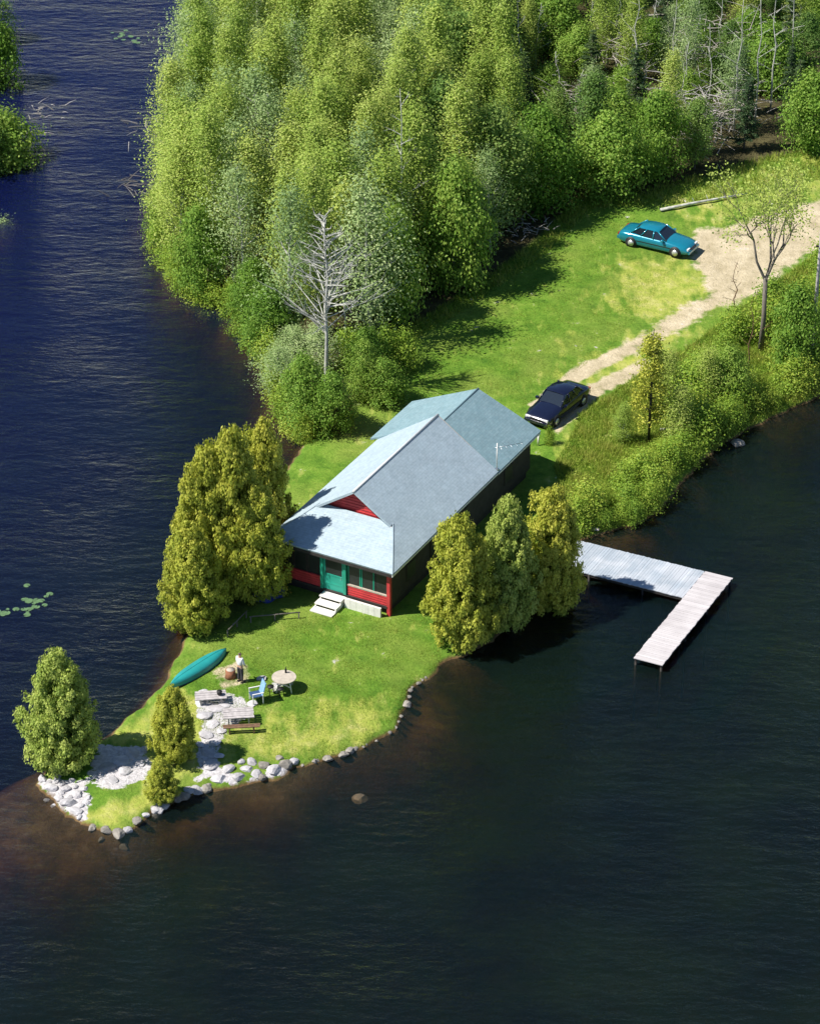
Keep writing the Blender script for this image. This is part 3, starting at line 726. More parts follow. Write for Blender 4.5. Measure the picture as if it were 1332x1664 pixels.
# picnic table (pale boards) and plank benches
def plank_table(px, py, rz, L, n, bw, h, label, mat, group=None, cat='table', name='plank_table'):
    t = put(name, px, py, rz, label, cat, group)
    for k in range(n): cb(t, 'board', mat, (0, (k - (n - 1) / 2) * (bw + .02), h + random.uniform(-.004, .004)), (L + random.uniform(-.04, .04), bw, .04))
    for s in (-1, 1):
        cb(t, 'cross_piece', mat, (s * L * .33, 0, h - .055), (.07, n * bw + .02, .06))
        for q in (-1, 1): cb(t, 'leg', mat, (s * L * .33, q * (n * bw * .42), (h - .08) / 2), (.07, .07, h - .08))
    return t
plank_table(388, 1172, .10, 1.45, 5, .16, .5, 'low pale grey slatted table in the middle of the stone patio', M['wood'])
plank_table(393, 1190, .08, 1.75, 2, .14, .36, 'brown plank bench in front of the low pale table', M['brownwood'], None, 'bench', 'plank_bench')
plank_table(343, 1141, .12, 1.5, 4, .17, .42, 'low pale grey slatted bench just below the canoe', M['wood'], None, 'bench', 'plank_bench')
kt = put('kettle', 357, 1125, 0, 'small dark pot on the bench just below the canoe', 'pot')
kt.location = (G(357, 1128, .85)[0], G(357, 1128, .85)[1], 0.86)
mb = MB(); mb.tube([(0, 0, 0), (0, 0, .16), (0, 0, .2)], [.12, .14, .06], 10); mb.build('pot_body', M['black'], kt)
mb = MB(); mb.tube([(-.12, 0, .16), (0, 0, .32), (.12, 0, .16)], .012, 5); mb.build('handle', M['black'], kt)
st = put('stump', 375, 1100, 0, 'rusty brown stump on bare soil beside the standing person', 'stump')
mb = MB(); mb.tube([(0, 0, -.05), (0, 0, .2), (0, 0, .45)], [.3, .25, .24], 12); mb.build('trunk', M['rust'], st)
mb = MB(); mb.tube([(0, 0, .45), (0, 0, .46)], .2, 12); mb.build('cut_face', M['tan'], st)
# rail in the shade
for (ax, ay, bx, by, lb) in ((369, 1026, 401, 994, 'grey wooden rail running up from the canoe under the big cedar'), (405, 1003, 488, 996, 'long grey wooden rail between the big cedar and the porch steps')):
    xa, ya = G(ax, ay, .7); xb, yb = G(bx, by, .7)
    r = tag(empty('wooden_rail', (xa, ya, 0)), lb, 'rail', 'low wooden rails by the big cedar')
    d = Vector((xb - xa, yb - ya, 0)); mb = MB(); mb.tube([(0, 0, .72), (d.x, d.y, .74)], .035, 6); mb.build('rail', M['bark'], r)
    for t in (.03, .5, .97):
        mb = MB(); mb.tube([(d.x * t, d.y * t, .1), (d.x * t, d.y * t, .74)], .04, 6); mb.build('post', M['bark'], r)
# blue tarp bundle at the left of the porch
x, y = HW(-.9, -3.1); bm = bmesh.new(); bmesh.ops.create_icosphere(bm, subdivisions=4, radius=1)
for v in bm.verts:
    k = 1 + .12 * math.sin(v.co.x * 5 + 1) * math.cos(v.co.y * 4.3) + .06 * math.sin(v.co.z * 9 + v.co.x * 7)
    v.co = Vector((v.co.x * .85 * k, v.co.y * .62 * k, max(-.3, v.co.z) * .62 * k))
for f in bm.faces: f.smooth = True
me = bpy.data.meshes.new('tarp_bundle'); bm.to_mesh(me); bm.free(); me.materials.append(M['tarp'])
o = link('tarp_bundle', me); o.location = (x, y, .55); o.rotation_euler[2] = .6
tag(o, 'blue tarp bundle in the shade left of the porch', 'tarp')

# ------------------------------------------------------------------ rocks
def rock_mesh(seed, flat, mat):
    r = random.Random(seed); bm = bmesh.new(); bmesh.ops.create_icosphere(bm, subdivisions=2, radius=.5)
    cuts = [(Vector((r.gauss(0, 1), r.gauss(0, 1), r.gauss(0, .6))).normalized(), r.uniform(.30, .44)) for _ in range(9)]
    for v in bm.verts:
        for nrm, d in cuts:
            e = v.co.dot(nrm) - d
            if e > 0: v.co -= nrm * e
        v.co *= 1 + r.uniform(-.04, .04); v.co.z *= flat
    me = bpy.data.meshes.new('rock'); bm.to_mesh(me); bm.free(); me.materials.append(mat); return me
RM = [rock_mesh(i, .6, M['rock']) for i in range(5)]; SM = [rock_mesh(10 + i, .7, M['darkrock']) for i in range(5)]; FM = [rock_mesh(20 + i, .3, M['rock']) for i in range(4)]
def rock(px, py, size, meshes, label, group, zoff=0.0, name='rock', zabs=None):
    x, y = G(px, py, .2); o = link(name, random.choice(meshes))
    o.location = (x, y, (hz(x, y) if zabs is None else zabs) + zoff); o.rotation_euler = (random.uniform(-.15, .15), random.uniform(-.15, .15), random.uniform(0, 6.28))
    o.scale = (size * random.uniform(.8, 1.25), size * random.uniform(.8, 1.2), size * random.uniform(.8, 1.1)); tag(o, label, 'rock', group); return o
R = random.Random(3)
for px, py, s in [(70, 1266, .8), (84, 1280, .9), (97, 1296, .8), (112, 1306, 1.0), (125, 1318, .8), (92, 1270, .7), (108, 1282, .8), (126, 1292, .9), (140, 1306, .6), (118, 1270, .6), (76, 1292, .5), (88, 1302, .5), (100, 1288, .6), (133, 1310, .5), (102, 1275, .5), (80, 1272, .4), (115, 1296, .5), (145, 1298, .5), (138, 1284, .6), (122, 1280, .5), (95, 1262, .5), (130, 1326, .5)]:
    rock(px, py, s * .75, RM, 'white rock heaped at the tip of the point below the lone cedar', 'white rocks at the tip of the point')
for px, py, s in [(150, 1340, .7), (172, 1346, .9), (192, 1350, 1.0), (208, 1344, .8), (222, 1334, .7), (200, 1360, .7), (165, 1352, .6), (236, 1322, .6), (252, 1316, .7)]:
    rock(px, py, s * .7, RM + SM, 'tan rock at the waterline on the end of the point', 'tan rocks on the end of the point')
for px, py, s in [(330, 1150, .9), (352, 1155, .8), (335, 1168, .9), (345, 1183, .8), (360, 1192, .6), (336, 1200, .8), (350, 1212, .9), (338, 1228, .8), (356, 1232, .6), (330, 1130, .6), (410, 1150, .6), (366, 1150, .7), (425, 1108, .6), (345, 1246, .8), (326, 1215, .6)]:
    rock(px, py, s, FM, 'flat pale stone set in the patio', 'flat pale stones of the patio', .02, 'flat_stone')
for px, py, s in [(175, 1250, .9), (196, 1240, 1.0), (215, 1228, .9), (206, 1258, .9), (184, 1272, .7), (228, 1245, .7), (235, 1222, .6)]:
    rock(px, py, s, FM, 'flat stone in the shadow of the lone cedar', 'shaded stones beside the lone cedar', .02, 'flat_stone')
for px, py, s in [(372, 1252, .8), (388, 1262, .9), (402, 1250, .8), (418, 1258, .7), (430, 1245, .9), (446, 1252, 1.0), (462, 1243, 1.0), (478, 1237, .7), (455, 1233, .6), (410, 1240, .7), (425, 1262, .6), (355, 1266, .8), (392, 1240, .6)]:
    rock(px, py, s * .8, RM + SM[:2], 'pale rock along the shore below the patio', 'white rocks below the patio')
# edging stones along the lawn
edge = [(490, 1238), (548, 1222), (600, 1204), (640, 1179), (660, 1146), (668, 1113), (700, 1091), (722, 1069)]
for a_, b_ in zip(edge[:-1], edge[1:]):
    L = math.hypot(b_[0] - a_[0], b_[1] - a_[1]); k = int(L / 7)
    for i in range(k):
        t = (i + R.random() * .9) / k
        if R.random() < .42: continue
        rock(a_[0] + (b_[0] - a_[0]) * t + R.uniform(-1, 1), a_[1] + (b_[1] - a_[1]) * t + R.uniform(0, 3), R.uniform(.15, .3) + .35 * R.random() ** 4, SM, 'small grey stone edging the lawn at the waterline', 'edging stones of the lawn', -.08, 'edging_stone', .12)
edge = [(245, 1316), (275, 1296), (310, 1284), (345, 1278)]
for a_, b_ in zip(edge[:-1], edge[1:]):
    for i in range(5):
        t = (i + R.random() * .6) / 5; rock(a_[0] + (b_[0] - a_[0]) * t, a_[1] + (b_[1] - a_[1]) * t + R.uniform(-6, 4), R.uniform(.35, .7), SM + RM, 'mottled stone below the little cedars on the point', 'stones below the little cedars', -.03, 'rock', .1)
rock(585, 1275, .9, RM, 'pale submerged rock showing through the water off the lawn', None, 0, 'rock', -.62)
rock(1198, 716, .9, SM, 'low grey rock in the dark water at the shaded right shore', None, 0, 'rock', 0)

# ------------------------------------------------------------------ foliage
def leaves(C, nrm, size, asp=1.6, up=None):
    """diamond leaves at C, facing nrm"""
    N = len(C); r = rng.normal(size=(N, 3))
    if up is not None: r = r * (1 - up) + np.array([0, 0, 1.0]) * up * 2
    n = nrm / (np.linalg.norm(nrm, axis=1, keepdims=True) + 1e-9)
    t = r - (r * n).sum(1, keepdims=True) * n; t /= np.linalg.norm(t, axis=1, keepdims=True) + 1e-9
    s = np.cross(n, t); ln = (size * asp / 2)[:, None]; wd = (size / 2)[:, None]
    V = np.stack([C - t * ln, C + s * wd, C + t * ln, C - s * wd], 1).reshape(-1, 3)
    F = np.arange(4 * N).reshape(N, 4); return V, F

def foliage_mesh(name, C, nrm, size, tint, mat, asp=1.6, up=None):
    V, F = leaves(C, nrm, size, asp, up); return mesh_big(name, V, F, mat, False, np.repeat(np.clip(tint, 0, 1), 4))

def unit(n): v = rng.normal(size=(n, 3)); return v / np.linalg.norm(v, axis=1, keepdims=True)

def limb_mesh(name, trunk_pts, trunk_r, limbs, mat, n=6):
    mb = MB(); mb.tube(trunk_pts, trunk_r, n)
    for p, r in limbs: mb.tube(p, r, 4, False)
    return mb.mesh(name, mat)

def make_tree(kind, seed):
    """returns crown mesh, trunk mesh (unit height about h)"""
    global rng; rng = np.random.default_rng(seed); rd = random.Random(seed)
    if kind == 'poplar':
        h, R_, z0, nb, per, ls, mat, bark, sp = 10.0, 1.7, 1.2, 150, 84, .082, 'poplar', 'palebark', .40
        prof = lambda t: (.35 + .65 * math.sin(math.pi * min(1, t * 1.05) ** .8)) * (1 - t * .35)
        rise = .8
    elif kind == 'pale':
        h, R_, z0, nb, per, ls, mat, bark, sp = 9.0, 2.0, 1.2, 120, 55, .082, 'pale', 'palebark', .42
        prof = lambda t: math.sin(math.pi * (t * .9 + .08)); rise = .6
    elif kind == 'bush':
        h, R_, z0, nb, per, ls, mat, bark, sp = 5.0, 2.5, .3, 160, 95, .105, 'bush', 'bark', .36
        prof = lambda t: (math.sin(math.pi * (t * .78 + .2))) ** .7; rise = .35
    elif kind == 'green':
        h, R_, z0, nb, per, ls, mat, bark, sp = 8.0, 2.3, 1.0, 140, 90, .105, 'green', 'bark', .38
        prof = lambda t: (math.sin(math.pi * (t * .85 + .12))) ** .8; rise = .4
    elif kind == 'shore':
        h, R_, z0, nb, per, ls, mat, bark, sp = 2.2, 1.4, .1, 85, 42, .085, 'shore', 'bark', .30
        prof = lambda t: (math.sin(math.pi * (t * .7 + .25))) ** .7; rise = .5
    lean = Vector((rd.uniform(-.04, .04), rd.uniform(-.04, .04), 0)) * h
    tr = [Vector((0, 0, -.3)) + lean * (k / 6) ** 1.5 + Vector((rd.uniform(-.06, .06), rd.uniform(-.06, .06), (h * .95 + .3) * k / 6)) for k in range(7)]
    if kind in ('bush', 'shore'): tr = tr[:5]
    r0 = h * .014
    limbs = []; C = []; Nn = []; T = []
    for i in range(nb):
        t = (i + rd.random()) / nb; t = t ** .85; zt = z0 + (h - z0) * t
        a_ = rd.uniform(0, 2 * math.pi); rr = R_ * prof(t) * rd.uniform(.3, 1.0) * (1.3 if rd.random() < .12 else 1)
        zz = max(.25, zt + rd.uniform(-.3, .3)); ax = lean * (zz / h) ** 1.5
        tip = Vector((math.cos(a_) * rr, math.sin(a_) * rr, zz)) + ax
        base = Vector((0, 0, max(.1, zz - rr * (rise + .3)))) + ax
        if i % 3 == 0: limbs.append(([base, base.lerp(tip, .55) + Vector((0, 0, -.06 * rr)), tip], [r0 * .35, r0 * .22, r0 * .08]))
        k = int(per * rd.uniform(.5, 1.4)); s_ = sp * rd.uniform(.7, 1.35)
        g = rng.normal(size=(k, 3)) * np.array([s_, s_, s_ * (1.25 if kind in ('poplar', 'pale', 'shore') else .85)]); c = np.array(tip) + g
        inward = rng.random(k) < .2; c[inward] = np.array(base) + (c[inward] - np.array(base)) * rng.random((inward.sum(), 1))
        C.append(c); Nn.append(unit(k) * .6 + g / s_ * .35 + np.array([0, 0, .5]) + np.array([math.cos(a_), math.sin(a_), 0]) * .35); T.append(np.full(k, rd.uniform(.25, .75)) + rng.normal(size=k) * .18)
    C = np.concatenate(C); C[:, 2] = np.maximum(C[:, 2], .08); Nn = np.concatenate(Nn); T = np.concatenate(T)
    sz = ls * rng.uniform(.7, 1.5, len(C))
    return foliage_mesh(kind + '_crown', C, Nn, sz, T, M[mat], 1.5), limb_mesh(kind + '_trunk', tr, [r0 * (1 - .8 * k / 6) for k in range(len(tr))], limbs, M[bark])

def make_cedar(seed, mat='cedar', slim=1.0, h=8.5, R_=2.05):
    global rng; rng = np.random.default_rng(seed); rd = random.Random(seed)
    C = []; Nn = []; T = []; nb = 420
    # a few leaders make the outline uneven
    leaders = [(0, 0, h)] + [(rd.uniform(-.5, .5) * R_, rd.uniform(-.5, .5) * R_, h * rd.uniform(.72, .93)) for _ in range(6)]
    for i in range(nb):
        lx, ly, lh = leaders[1 + (i // 2) % 6] if i % 2 else leaders[0]
        t = ((i * .618) % 1.0) ** 1.05; zz = .35 + (lh - .5) * t
        pr_ = (1 - t) ** .68 * (.55 + .45 * min(1, t / .25)) * 1.18
        rr = (R_ * slim if (lx, ly) == (0, 0) else R_ * .62 * slim) * pr_ * rd.uniform(.62, 1.14) + .08
        a_ = rd.uniform(0, 2 * math.pi); k = int(95 * rd.uniform(.7, 1.3)); fl = rd.uniform(.45, .8)
        cx, cy = lx * (.3 + .7 * t) + math.cos(a_) * rr, ly * (.3 + .7 * t) + math.sin(a_) * rr
        # flame-shaped plume
        q = rng.random(k); rad = .27 * (1 - q) ** .6 * (.5 + q) * rd.uniform(.7, 1.4); an = rng.random(k) * 6.283
        c = np.stack([cx + np.cos(an) * rad + math.cos(a_) * .12 * q, cy + np.sin(an) * rad + math.sin(a_) * .12 * q, zz - .25 + q * fl * 1.1], 1) + rng.normal(size=(k, 3)) * .07
        C.append(c); Nn.append(np.stack([np.cos(an), np.sin(an), np.full(k, .35)], 1) + unit(k) * .5 + np.array([math.cos(a_), math.sin(a_), 0]) * .5)
        T.append(np.full(k, rd.uniform(.25, .65)) + q * .25 + rng.normal(size=k) * .12)
    # inner filling
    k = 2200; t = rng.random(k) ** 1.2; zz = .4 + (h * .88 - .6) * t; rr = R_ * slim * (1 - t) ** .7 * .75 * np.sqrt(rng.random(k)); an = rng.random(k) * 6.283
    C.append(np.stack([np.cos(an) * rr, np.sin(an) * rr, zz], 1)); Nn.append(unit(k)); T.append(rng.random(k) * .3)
    C = np.concatenate(C); C[:, 2] = np.maximum(C[:, 2], .1); Nn = np.concatenate(Nn); T = np.concatenate(T); sz = .082 * rng.uniform(.7, 1.5, len(C)); sz[-k:] *= 2.6
    tr = [Vector((0, 0, -.3)), Vector((.03, 0, h * .3)), Vector((0, .03, h * .6)), Vector((0, 0, h * .9))]
    limbs = []
    for i in range(14):
        a_ = rd.uniform(0, 6.28); z = .6 + i * h * .05; rr = R_ * .6 * (1 - i / 18); limbs.append(([Vector((0, 0, z)), Vector((math.cos(a_) * rr, math.sin(a_) * rr, z + .5))], [.04, .015]))
    return foliage_mesh('cedar_crown', C, Nn, sz, T, M[mat], 1.9, .6), limb_mesh('cedar_trunk', tr, [.17, .13, .08, .03], limbs, M['bark'])

def make_pine(seed, h=11, R_=2.3, dens=1.0):
    global rng; rng = np.random.default_rng(seed); rd = random.Random(seed); C = []; Nn = []; T = []; limbs = []
    nw = 16
    for wv in range(nw):
        z = 1.5 + (h - 1.8) * wv / (nw - 1); rr = R_ * (1 - wv / nw) ** .8 + .2
        for b_ in range(6):
            a_ = rd.uniform(0, 6.28); L = rr * rd.uniform(.6, 1.1); d = Vector((math.cos(a_), math.sin(a_), rd.uniform(-.1, .2)))
            limbs.append(([Vector((0, 0, z)), Vector((0, 0, z)) + d * L], [.04, .01])); k = int(55 * dens * (L + .3)); q = rng.random(k) ** .7
            c = np.array([0, 0, z]) + np.array(d)[None] * (q * L)[:, None] + rng.normal(size=(k, 3)) * np.array([.16, .16, .08])
            C.append(c); Nn.append(unit(k) + np.array([0, 0, .8])); T.append(np.full(k, rd.uniform(.2, .7)) + rng.normal(size=k) * .15)
    C = np.concatenate(C); Nn = np.concatenate(Nn); T = np.concatenate(T); sz = .10 * rng.uniform(.7, 1.4, len(C))
    return foliage_mesh('pine_crown', C, Nn, sz, T, M['pine'], 2.4), limb_mesh('pine_trunk', [Vector((0, 0, -.3)), Vector((0, 0, h * .5)), Vector((0, 0, h))], [.18, .11, .02], limbs, M['bark'])

def bare_tree(seed, h, mat, nlimb=26, spread=.5, start=.25, twig=3, r0=.09):
    rd = random.Random(seed); mb = MB(); tr = [Vector((rd.uniform(-.05, .05) * k, rd.uniform(-.05, .05) * k, h * k / 6 - (.3 if k == 0 else 0))) for k in range(7)]
    mb.tube(tr, [r0 * (1 - .8 * k / 6) for k in range(7)], 6); br = MB()
    for i in range(nlimb):
        t = start + (1 - start) * (i + rd.random()) / nlimb; z = h * t; a_ = rd.uniform(0, 6.28); L = h * spread * (1.15 - t) * rd.uniform(.5, 1.1) * .6
        b0 = tr[0].lerp(tr[-1], t); b0.z = z; d = Vector((math.cos(a_), math.sin(a_), rd.uniform(.3, .9))).normalized()
        e = b0 + d * L; br.tube([b0, b0 + d * L * .5 + Vector((0, 0, .03)), e], [r0 * .3, r0 * .2, .008], 4, False)
        for _ in range(twig):
            q = b0.lerp(e, rd.uniform(.35, .95)); d2 = (d + Vector((rd.gauss(0, .6), rd.gauss(0, .6), rd.gauss(.2, .4)))).normalized(); br.tube([q, q + d2 * L * .4], [r0 * .13, .006], 3, False)
    return mb.mesh('bare_trunk', mat), br.mesh('bare_branches', mat)

LIB = {}
LIB['poplar'] = [make_tree('poplar', s) for s in (1, 2, 3, 4, 5)]
LIB['pale'] = [make_tree('pale', s) for s in (11, 12, 13)]
LIB['bush'] = [make_tree('bush', s) for s in (21, 22, 23, 24)]
LIB['green'] = [make_tree('green', s) for s in (31, 32, 33)]
LIB['shore'] = [make_tree('shore', s) for s in (41, 42, 43)]
LIB['cedar'] = [make_cedar(s) for s in (51, 52, 53, 54)]
LIB['cedar_green'] = [make_cedar(s, 'cedar_green') for s in (57, 58)]
LIB['pine'] = [make_pine(s) for s in (61, 62)]
LIB['bare'] = [bare_tree(s, 9, M['palebark'], 30) for s in (71, 72)]

RT = random.Random(99)
def plant(kind, x, y, name, label, cat, group=None, s=1.0, sz=None, var=None, lean=0.04, part='crown', z=None):
    cr, tk = LIB[kind][RT.randrange(len(LIB[kind])) if var is None else var]
    e = empty(name, (x, y, (hz(x, y) if z is None else z) - .02), RT.uniform(0, 6.28)); e.scale = (s, s, sz or s); e.rotation_euler[0] = RT.uniform(-lean, lean); e.rotation_euler[1] = RT.uniform(-lean, lean)
    tag(e, label, cat, group)
    if kind == 'bare': link('trunk', cr, e); link('branches', tk, e)
    else: link(part, cr, e); link('trunk' if kind not in ('bush', 'shore') else 'stem', tk, e)
    return e
def plant_px(kind, px, py, height_px, width_px, *a_, **k):
    """base at a place of the survey photograph, with the tree's real height and width derived from it"""
    x, y = G(px, py); d = math.hypot(y, CAM_H) ; m = FPX / (y * math.cos(PITCH) + CAM_H * math.sin(PITCH))
    if kind.startswith('cedar'):
        sh = width_px * .5 * .515 * .85; x, y = G(px, py - sh); height_px -= sh
    H_ = height_px / (m * math.cos(PITCH)); W_ = width_px / m
    base = {'cedar': (8.5, 4.3), 'cedar_green': (8.5, 4.3), 'bush': (5.3, 5.4), 'shore': (2.4, 3.1), 'poplar': (10.3, 3.6), 'pale': (9.3, 4.3), 'green': (8.3, 4.9), 'pine': (11, 4.8), 'bare': (9, 5)}[kind]
    return plant(kind, x, y, *a_, s=W_ / base[1], sz=H_ / base[0], **k)

# low bushes that hang over the left shore
for i, (px, py) in enumerate([(256, 328), (256, 365), (262, 392), (275, 418), (286, 445), (300, 462), (322, 474), (350, 482), (378, 500), (392, 528), (415, 552), (440, 580), (446, 610), (448, 640), (462, 668), (480, 690), (494, 706)]):
    plant_px('shore', px, py + 4, 34 + 9 * (i % 3), 46 + 7 * (i % 4), 'shore_shrub', 'low bush overhanging the water along the left woods and the bay', 'shrub', 'low bushes along the left shore')
# named cedars
plant_px('cedar_green', 100, 1260, 212, 135, 'cedar_tree', 'lone conical cedar standing at the rocky tip of the point', 'tree', lean=.01, var=0)
GC = 'big cedars at the left corner of the cottage'
plant_px('cedar', 318, 1036, 190, 112, 'cedar_tree', 'shorter yellow green cedar nearest the canoe in the clump left of the cottage', 'tree', GC, lean=.02, var=0)
plant_px('cedar', 345, 990, 262, 120, 'cedar_tree', 'tall cedar at the water side of the clump left of the cottage', 'tree', GC, lean=.02, var=1)
plant_px('cedar', 384, 990, 286, 128, 'cedar_tree', 'tallest cedar in the middle of the clump left of the cottage', 'tree', GC, lean=.02, var=2)
plant_px('cedar', 432, 922, 234, 96, 'cedar_tree', 'cedar closest to the cottage roof at its left corner', 'tree', GC, lean=.02, var=3)
plant_px('cedar', 422, 988, 205, 112, 'cedar_tree', 'dark shaded cedar at the porch side of the big clump', 'tree', GC, lean=.02, var=0)
plant_px('cedar', 325, 960, 205, 105, 'cedar_tree', 'rounded cedar bulging over the lake side of the clump left of the cottage', 'tree', GC, lean=.02, var=2)
plant_px('cedar', 408, 915, 215, 115, 'cedar_tree', 'cedar filling the gap between the two tallest tops of the clump', 'tree', GC, lean=.02, var=1)
GR = 'cedars between the cottage and the dock'
plant_px('cedar', 752, 1062, 228, 124, 'cedar_tree', 'broad golden cedar at the lawn end of the row beside the dock', 'tree', GR, lean=.02, var=1)
plant_px('cedar_green', 822, 1030, 226, 108, 'cedar_tree', 'narrow greyer cedar in the middle of the row beside the dock', 'tree', GR, lean=.02, var=1)
plant_px('cedar', 893, 995, 218, 112, 'cedar_tree', 'golden cedar at the dock end of the row', 'tree', GR, lean=.02, var=2)
plant_px('cedar', 282, 1248, 138, 78, 'cedar_tree', 'slim young cedar on the narrow neck beside the patio', 'tree', None, lean=.03, var=3)
plant_px('cedar', 264, 1306, 80, 58, 'cedar_tree', 'smallest cedar at the waterline of the point', 'tree', None, lean=.03, var=0)

# woods
def inside(x, y, poly): return sdist(np.array([x]), np.array([y]), poly)[0]
left_woods = W([(290, 235), (262, 335), (288, 440), (325, 462), (385, 482), (430, 545), (470, 560), (560, 560), (640, 520), (700, 470), (780, 440), (840, 385), (850, 300), (800, 150), (780, -60), (352, -60), (316, 120)])
right_woods = W([(850, 385), (900, 345), (940, 322), (1050, 315), (1190, 275), (1345, 235), (1345, -60), (790, -60), (800, 150), (850, 300)])
placed = []
GAPS = [(*G(815, 330), 9.0), (*G(955, 200), 7.0), (*G(1120, 235), 8.0), (*G(1010, 60), 9.0)]
def scatter(poly, n, dmin, seed):
    r = random.Random(seed); out = []; x0_, y0_ = poly.min(0); x1_, y1_ = poly.max(0); tries = 0
    while len(out) < n and tries < 12000:
        tries += 1; x = r.uniform(x0_, x1_); y = r.uniform(y0_, min(y1_, 216))
        if any((x - a_) ** 2 + (y - b_) ** 2 < dmin ** 2 for a_, b_ in placed): continue
        if inside(x, y, poly) < .4 or any((x - gx) ** 2 + (y - gy) ** 2 < g2 for gx, gy, g2 in GAPS): continue
        placed.append((x, y)); out.append((x, y))
    return out
# set pieces of the woods first
sp = [('bush', 735, 470, 185, 135, 'round bright green shrub at the edge of the clearing behind the dark shadow'),
      ('bush', 640, 520, 170, 120, 'dense green shrub left of the clearing above the cottage'),
      ('bush', 880, 352, 150, 130, 'wide dome shaped shrub at the top of the clearing'),
      ('bush', 985, 325, 120, 140, 'round bright shrub directly behind the turquoise car clearing'),
      ('bush', 1060, 300, 130, 110, 'leafy green shrub right of the domed shrubs at the clearing'),
      ('green', 720, 350, 200, 130, 'dark green tree in the gap left of the domed shrubs'),
      ('bush', 1315, 255, 115, 110, 'dense green shrub at the far right edge of the woods'),
      ('pale', 600, 560, 250, 150, 'pale grey green tree at the corner of the clearing near the bare birch'),
      ('pale', 470, 560, 240, 120, 'pale green tree leaning over the water left of the bare birch'),
      ('bush', 410, 520, 90, 90, 'low bright bush at the bend of the left shore'),
      ('bush', 440, 560, 95, 100, 'low yellow green bush hanging over the bay bank'),
      ('bush', 330, 470, 130, 100, 'bright green bush at the foot of the left woods by the water')]
for k, px, py, hh, ww, lb in sp:
    plant_px(k, px, py, hh, ww, 'shrub' if k == 'bush' else 'tree', lb, 'shrub' if k == 'bush' else 'tree'); placed.append(G(px, py))
rr = random.Random(5)
for x, y in scatter(left_woods, 170, 2.15, 11):
    t = rr.random(); edge_ = inside(x, y, left_woods)
    where = 'at the lake edge of the left woods' if edge_ < 2.2 and x < -6 else 'along the clearing side of the left woods' if edge_ < 2.2 and y < 180 else 'deep in the left woods' if y < 183 else 'towards the top of the left woods'
    if x > 0 and t < .4: plant('green', x, y, 'broadleaf_tree', 'mid green broadleaf tree ' + where, 'tree', 'broadleaf trees ' + where, rr.uniform(.8, 1.1))
    elif t < .32 or (edge_ < 1.8 and t < .6): plant('pale', x, y, 'pale_tree', 'pale grey green tree with thin spring leaves ' + where, 'tree', 'pale trees ' + where, rr.uniform(.75, 1.1))
    else: plant('poplar', x, y, 'poplar_tree', 'slender yellow green poplar ' + where, 'tree', 'poplars ' + where, rr.uniform(.85, 1.2), rr.uniform(.8, 1.15))
for x, y in scatter(right_woods, 80, 2.8, 12):
    t = rr.random(); where = 'in the front row of the right woods' if inside(x, y, right_woods) < 2.5 and y < 185 else 'at the back of the right woods' if y > 188 else 'in the middle of the right woods'
    if t < .08: plant('pine', x, y, 'pine_tree', 'dark pine standing between shrubs ' + where, 'tree', 'dark pines ' + where, rr.uniform(.4, .6))
    elif t < .45: plant('bush', x, y, 'woodland_shrub', 'bushy green shrub ' + where, 'shrub', 'shrubs ' + where, rr.uniform(.45, 1.0))
    elif t < .68: plant('green', x, y, 'broadleaf_tree', 'mid green broadleaf tree ' + where, 'tree', 'broadleaf trees ' + where, rr.uniform(.45, .85))
    elif t < .86: plant('pale', x, y, 'pale_tree', 'thin pale tree ' + where, 'tree', 'pale trees ' + where, rr.uniform(.45, .85))
    else: plant('poplar', x, y, 'poplar_tree', 'yellow green poplar ' + where, 'tree', 'poplars ' + where, rr.uniform(.5, .85))
# bay shrubs between woods and cottage
for px, py, hh, ww, k, lb in [(625, 655, 70, 80, 'bush', 'dark green bush touching the rear left corner of the roof'), (655, 600, 55, 70, 'shore', 'low leafy bush at the lawn edge behind the roof'), (600, 615, 75, 80, 'bush', 'bush at the foot of the pale tree near the clearing'), (455, 640, 75, 90, 'pale', 'grey green bush hanging over the dark bay'), (500, 690, 110, 95, 'bush', 'green bush on the bank behind the big cedar'), (545, 700, 95, 85, 'bush', 'round bush between the bay and the cottage roof'),
                              (590, 650, 90, 75, 'bush', 'dark green bush left of the rear roof corner'), (630, 600, 60, 60, 'shore', 'small bush at the grass edge above the roof'), (520, 610, 80, 90, 'pale', 'pale undergrowth bush at the foot of the bare birch'),
                              (475, 600, 70, 80, 'pale', 'pale bush left of the bare birch trunk'), (570, 600, 60, 80, 'shore', 'low leafy bush right of the bare birch trunk')]:
    plant_px(k, px, py, hh, ww, 'shrub', lb, 'shrub')
